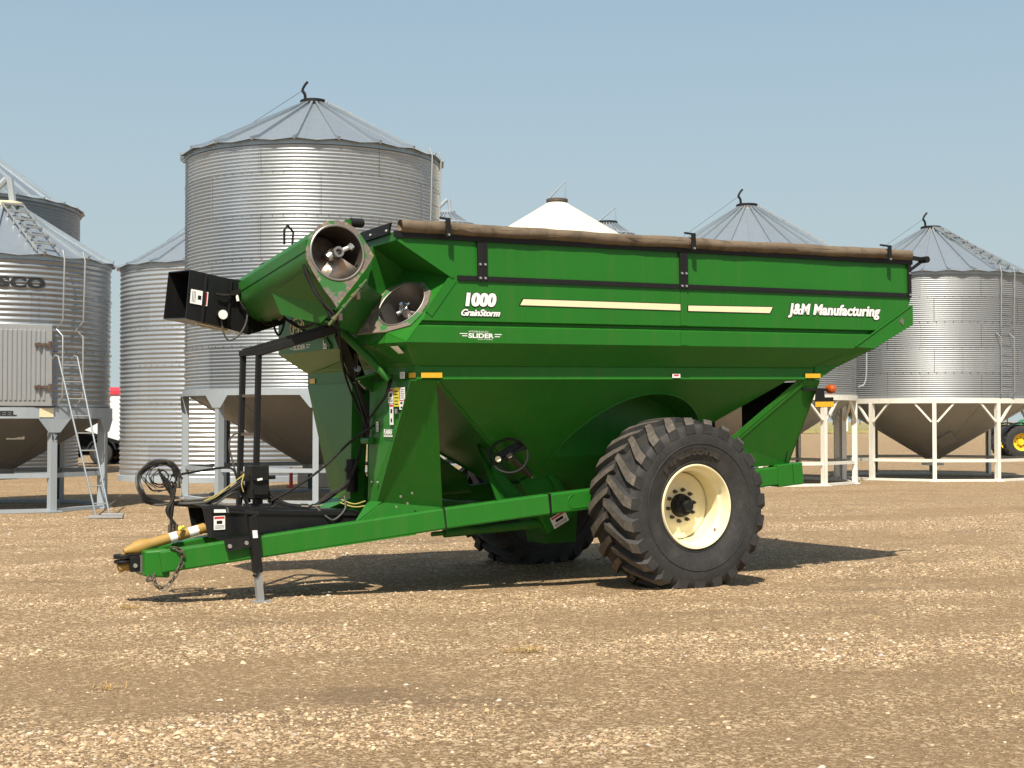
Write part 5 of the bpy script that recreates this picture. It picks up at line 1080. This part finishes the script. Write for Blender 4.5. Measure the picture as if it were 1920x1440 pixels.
# markings on the near side
YS = -1.5885
mb = MB(); mb.mat(M['black'])
for dx0, dz0, g in ((0, 0, .010),):
    for a in ([(-1.953, 2.967), (.027, 2.960), (.027, 3.026), (-1.915, 3.027)], [(.133, 2.957), (1.255, 2.959), (1.295, 3.026), (.133, 3.014)]):
        cx_ = sum(p[0] for p in a) / 4; cz_ = sum(p[1] for p in a) / 4
        mb.mat(M['black']); mb.prism([(p[0] + (g if p[0] > cx_ else -g * 1.4), YS, p[1] + (g * .7 if p[1] > cz_ else -g * .7)) for p in a], (0, -.001, 0))
        mb.mat(M['stripe']); mb.prism([(p[0], YS - .0015, p[1]) for p in a], (0, -.001, 0))
mb.build('cream_stripe', None, cart)
def outlined(name, body, o, size, width, bold, shear, out, off=.004, space=1.0):
    vs, fs = text2d(body, size, offset=off, shear=shear, space=space); W_ = max(p[0] for p in vs); k = width / W_; mb = MB()
    vb_, fb_ = text2d(body, size, offset=off + out, shear=shear, space=space); q = 0
    def put(V, F, dx, dz, y): mb.add([(o[0] + a * k + dx, y, o[2] + b_ * k + dz) for a, b_ in V], F, False)
    mb.mat(M['black'])
    for dx, dz in ((-bold - .004, 0), (bold + .004, 0), (bold, -.005), (-bold, -.005), (-bold, .004), (bold, .004)): put(vb_, fb_, dx - out * k, dz, YS - .0008 - q * .0001); q += 1
    mb.mat(M['white'])
    for dx in (-bold, -bold * .5, 0, bold * .5, bold): put(vs, fs, dx, 0, YS - .003 - q * .0001); q += 1
    return mb.build(name, None, cart, recalc=False)
outlined('model_number', '1000', (-2.570, 0, 2.947), .13, .335, .0075, .14, .002)
outlined('model_lettering', 'GrainStorm', (-2.622, 0, 2.848), .10, .435, .0032, .40, .0015, .002)
outlined('maker_lettering', 'J&M Manufacturing', (1.520, 0, 2.958), .14, 1.385, .0042, .2, .002, .004, 1.05)
mb = MB(); mb.mat(M['white']); YL = -1.5885
vs, fs = text2d('SLIDER', .062, offset=.002, width=.285); mb.add([(-2.545 + a, YL, 2.632 + b_) for a, b_ in vs], fs, False)
vs, fs = text2d('HYDRAULIC', .026, width=.22, space=1.2); mb.add([(-2.54 + a, YL, 2.684 + b_) for a, b_ in vs], fs, False)
vs, fs = text2d('FLOW CONTROL', .016, width=.17); mb.add([(-2.44 + a, YL, 2.612 + b_) for a, b_ in vs], fs, False)
for x0, x1, z in ((-2.64, -2.555, 2.668), (-2.615, -2.555, 2.646), (-2.25, -2.17, 2.664), (-2.25, -2.19, 2.642)): mb.quad((x0, YL, z), (x1, YL, z), (x1, YL, z + .008), (x0, YL, z + .008))
mb.build('slider_emblem', None, cart, recalc=False)
# front wall: emblem and lettering
mb = MB(); XF = -3.3085; mb.mat(M['white'])
vs, fs = text2d('SLIDER', .07, offset=.002, width=.36); mb.add([(XF, 1.12 - a, 2.615 + b_) for a, b_ in vs], fs, False)
for y0, y1, z in ((1.25, 1.14, 2.655), (1.22, 1.14, 2.628), (.74, .62, 2.652), (.74, .65, 2.625)): mb.quad((XF, y0, z), (XF, y1, z), (XF, y1, z + .009), (XF, y0, z + .009))
mb.build('slider_emblem', None, cart, recalc=False)
mb = MB(); mb.mat(M['stripe']); mb.tube([(XF, 1.0 + .20 * math.cos(a), 2.86 + .10 * math.sin(a)) for a in np.linspace(0, 2 * math.pi, 40, endpoint=False)], .008, 5, closed=True)
vs, fs = text2d('J&M', .13, offset=.008, width=.30); mb.add([(XF - .002, 1.15 - a, 2.815 + b_) for a, b_ in vs], fs, False); mb.build('emblem', None, cart, recalc=False)
# decals on the near front leg (they face forward)
U_, V_ = (0, -1, 0), (0.0, 0, 1)
def fd(y, z, w_, h_, style, name='warning_decal'): return decal(cart, name, (-3.075 - .03 * max(0, (2.2 - z)) * .4, y, z), U_, V_, w_, h_, style)
fd(-.87, 2.0, .115, .15, 'warning'); fd(-1.0, 1.965, .12, .19, 'yellow'); fd(-1.135, 2.035, .115, .12, 'text'); fd(-1.125, 1.935, .095, .10, 'figures'); fd(-.90, 1.785, .085, .21, 'figures'); fd(-1.01, 1.895, .08, .055, 'dark'); fd(-.575, 1.715, .055, .10, 'text', 'text_decal')
mb = MB(); put_text(mb, 'FLAMAN', (-3.085, -.77, 1.69), U_, V_, .07, .004, offset=.004, shear=.2, width=.20); put_rect(mb, (-3.085, -.77, 1.665), U_, V_, 0, 0, .21, .014, .004); mb.build('dealer_lettering', M['white'], cart, recalc=False)
fd(-1.14, 2.24, .105, .065, 'text'); 
for nm, o_, u_, w_, h_ in (('reflector', (-3.032, -1.25, 2.245), U_, .15, .05), ('reflector', (-3.032, 1.33, 2.245), U_, .16, .055)): decal(cart, nm, o_, u_, V_, w_, h_, 'amber')
for x, w_ in ((-2.985, .23), (1.90, .225)): decal(cart, 'reflector', (x, -1.4235, 2.243), (1, 0, 0), V_, w_, .052, 'amber')
mb = MB(); mb.mat(M['white']); mb.prism([(.03, -1.4235, 2.243), (.135, -1.4235, 2.243), (.135, -1.4235, 2.285), (.03, -1.4235, 2.285)], (0, -.002, 0)); mb.mat(M['redv']); mb.prism([(.05, -1.426, 2.262), (.115, -1.426, 2.262), (.115, -1.426, 2.28), (.05, -1.426, 2.28)], (0, -.001, 0)); mb.build('reflector', None, cart)
decal(cart, 'warning_decal', (-3.312, .25, 2.59), U_, V_, .10, .14, 'warning')
mb = MB(); d0 = Vector((-3.27, -1.33, 2.55)); mb.mat(M['white']); mb.quad(d0, d0 + Vector((0.02, -.13, 0)), d0 + Vector((.09, -.12, -.07)), d0 + Vector((.09, .0, -.07))); mb.build('warning_decal', None, cart, recalc=False)

# rear braces, lamp
for sg in (-1, 1):
    mb = MB(); mb.prism([(1.90, sg * 1.40, 2.22), (2.12, sg * 1.40, 2.22), (1.95, sg * 1.03, 1.25), (1.24, sg * 1.03, 1.22), (1.06, sg * 1.12, 1.52)], (0, sg * -.016, 0)); rb = mb.build('rear_brace', G, cart)
    mb = MB(); mb.bar((1.90, sg * 1.385, 2.22), (1.06, sg * 1.105, 1.52), .014, .09, (.6, 0, -.7)); mb.bar((2.12, sg * 1.385, 2.22), (1.95, sg * 1.01, 1.25), .014, .06, (1, 0, 0)); mb.build('folded_edge', G, rb)
mb = MB(); mb.bar((1.90, -1.37, 2.115), (2.27, -1.39, 2.105), .03, .03); mb.prism([(2.08, -1.40, 2.11), (2.20, -1.40, 2.11), (2.21, -1.40, 2.02), (2.34, -1.40, 2.02), (2.34, -1.40, 1.905), (2.06, -1.40, 1.905)], (0, .012, 0)); la_ = mb.build('lamp_bracket', M['black'], cart)
MB().prism([(2.06, -1.402, 1.91), (2.34, -1.402, 1.91), (2.34, -1.402, 1.97), (2.06, -1.402, 1.97)], (0, -.003, 0)).build('reflector', M['yellowv'], la_)
mb = MB(); mb.lathe([(0, -.06), (.026, -.058), (.048, -.038), (.055, 0), (.055, .02), (.048, .048), (.026, .066), (0, .068)], (2.31, -1.40, 2.115), 'y', 28); mb.build('amber_lamp', M['amber'], la_, recalc=False)

for sg in (-1, 1): MB().prism([(1.90, sg * .27, 2.2), (1.90, sg * 1.33, 2.2), (1.90, sg * 1.05, 1.28), (1.90, sg * .27, 1.28)], (.012, 0, 0)).build('rear_shade_panel', M['black'], cart)  # green sheets coloured black to paint in the shade between the rear braces
# wheels
def tyre_mesh():
    t = MB(); t.mat(M['rubber'])
    half = [(.435, .315), (.455, .335), (.50, .345), (.56, .372), (.64, .392), (.72, .395), (.79, .385), (.835, .372), (.862, .345), (.875, .27), (.880, .14), (.882, 0)]
    prof = [(r_, -y) for r_, y in half] + [(r_, y) for r_, y in half[::-1][1:]]
    t.lathe(prof, axis='y', n=140)
    for sgn in (-1, 1):                        # thin moulded rings on the wall
        for r_, y in ((.47, .34), (.665, .396)): t.tube([(r_ * math.cos(a), sgn * y, r_ * math.sin(a)) for a in np.linspace(0, 2 * math.pi, 90, endpoint=False)], .005, 5, closed=True)
    NL = 23
    for sgn in (-1, 1):
        for k in range(NL):
            a0 = 2 * math.pi * (k + (.5 if sgn > 0 else 0)) / NL; S = 9; rows = []
            for i in range(S):
                s = i / (S - 1); y = -.03 + s * .405; da = .06 + .275 * s ** 1.15
                if s > .90: y = .378
                rt_ = .938 - .020 * s ** 3; rb_ = .872 - .01 * s
                if i == S - 1: rt_, rb_ = .872, .775; y = .392
                wt = .033 + .022 * s; wb = wt + .024
                a_ = a0 + da
                rows.append([(rb_, a_ - wb / .9, y), (rt_, a_ - wt / .9, y), (rt_, a_ + wt / .9, y), (rb_, a_ + wb / .9, y)])
            vs = [(r_ * math.cos(a), sgn * y, r_ * math.sin(a)) for row in rows for r_, a, y in row]
            # a runs so that the shoulder leads downward on the front side
            top = []; sidef = []
            for i in range(S - 1):
                b0 = 4 * i; 
                for j in range(3): (top if j == 1 else sidef).append((b0 + j, b0 + j + 1, b0 + 5 + j, b0 + 4 + j))
            caps = [(0, 1, 2, 3), (4 * S - 4, 4 * S - 3, 4 * S - 2, 4 * S - 1)]
            t.mat(M['rubber']); t.add(vs, sidef + caps, False); t.mat(M['lug']); t.add(vs, top, False)
    # flatten what rests on the ground
    for i, p in enumerate(t.v):
        if p[2] < -.865: t.v[i] = (p[0], p[1] * 1.0, -.865 - (-.865 - p[2]) * .35)
    return t
def wheel(sg):
    hub = bpy.data.objects.new('wheel', None); col.objects.link(hub); hub.parent = cart; hub.location = (0, sg * 1.525, .88)
    ty = tyre_mesh().build('tyre', None, hub, angle=30)
    r_ = MB(); o = sg  # outer side carries the deep dish
    r_.lathe([(.435, o * .30), (.447, o * .335), (.440, o * .352), (.428, o * .350), (.415, o * .325), (.408, o * .25), (.400, o * .235), (.375, o * .215), (.368, o * .13), (.372, o * .11), (.365, o * .03), (.362, o * .0)], axis='y', n=96)
    r_.lathe([(.435, -o * .30), (.447, -o * .335), (.438, -o * .352), (.415, -o * .30), (.40, -o * .2), (.37, -o * .1), (.362, 0)], axis='y', n=96)
    rim = r_.build('rim', M['cream'], hub, angle=25)
    d_ = MB(); d_.lathe([(.352, o * .008), (.352, o * .032), (.335, o * .036), (.30, o * .030), (.285, o * .028), (.235, o * .042), (.22, o * .045), (.10, o * .045), (.0, o * .045)], axis='y', n=80); d_.build('wheel_disc', M['cream'], hub, angle=25)
    g_ = MB(); g_.lathe([(.361, o * .004), (.350, o * .006), (.350, -o * .02)], axis='y', n=80); g_.build('disc_gap', M['darksteel'], rim)
    v_ = MB(); v_.cyl((.30, o * .235, -.26), (.29, o * .27, -.245), .012, n=8); v_.build('valve_stem', M['rust'], rim)
    h_ = MB(); h_.lathe([(.125, o * .045), (.125, o * .07), (.112, o * .085), (.108, o * .13), (.095, o * .145), (.06, o * .148), (.058, o * .20), (.05, o * .215), (.0, o * .22)], axis='y', n=40)
    for k in range(6): a = k * 1.047 + .3; h_.cyl((.085 * math.cos(a), o * .14, .085 * math.sin(a)), (.085 * math.cos(a), o * .162, .085 * math.sin(a)), .014, n=6)
    h_.build('hub', M['black'], hub)
    for k in range(10):
        a = 2 * math.pi * k / 10 + .15; nn_ = MB(); c0 = (.168 * math.cos(a), o * .046, .168 * math.sin(a)); c1 = (.168 * math.cos(a), o * .075, .168 * math.sin(a))
        nn_.cyl(c0, c1, .021, n=6); nn_.cyl(c1, (c1[0], o * .10, c1[2]), .012, n=8); nn_.build('wheel_nut', M['darksteel'], hub)
    if sg < 0:
        tx = MB(); vs, fs = text2d('Firestone', .105, offset=.006, width=.80); R0 = .585
        P = []
        for a, b_ in vs:
            ang = R(100) - (a - .40) / R0; rad = R0 - .03 + b_; yy = -(.372 + (.400 - .372) * min(1, max(0, (rad - .56) / .08))) - .006; P.append((rad * math.cos(ang), yy, rad * math.sin(ang)))
        n_ = len(P); tx.add(P, fs, False); tx.build('tyre_lettering', paint('raised_rubber', (.040, .038, .034), .6, streak=False), ty, recalc=False)
    return hub
wheel(-1); wheel(1)
mb = MB(); mb.cyl((0, -1.5, .88), (0, 1.5, .88), .085, n=20); mb.box((0, -1.02, .98), (.34, .2, .16)); mb.box((0, 1.02, .98), (.34, .2, .16)); mb.build('axle', M['green_dull'], cart)
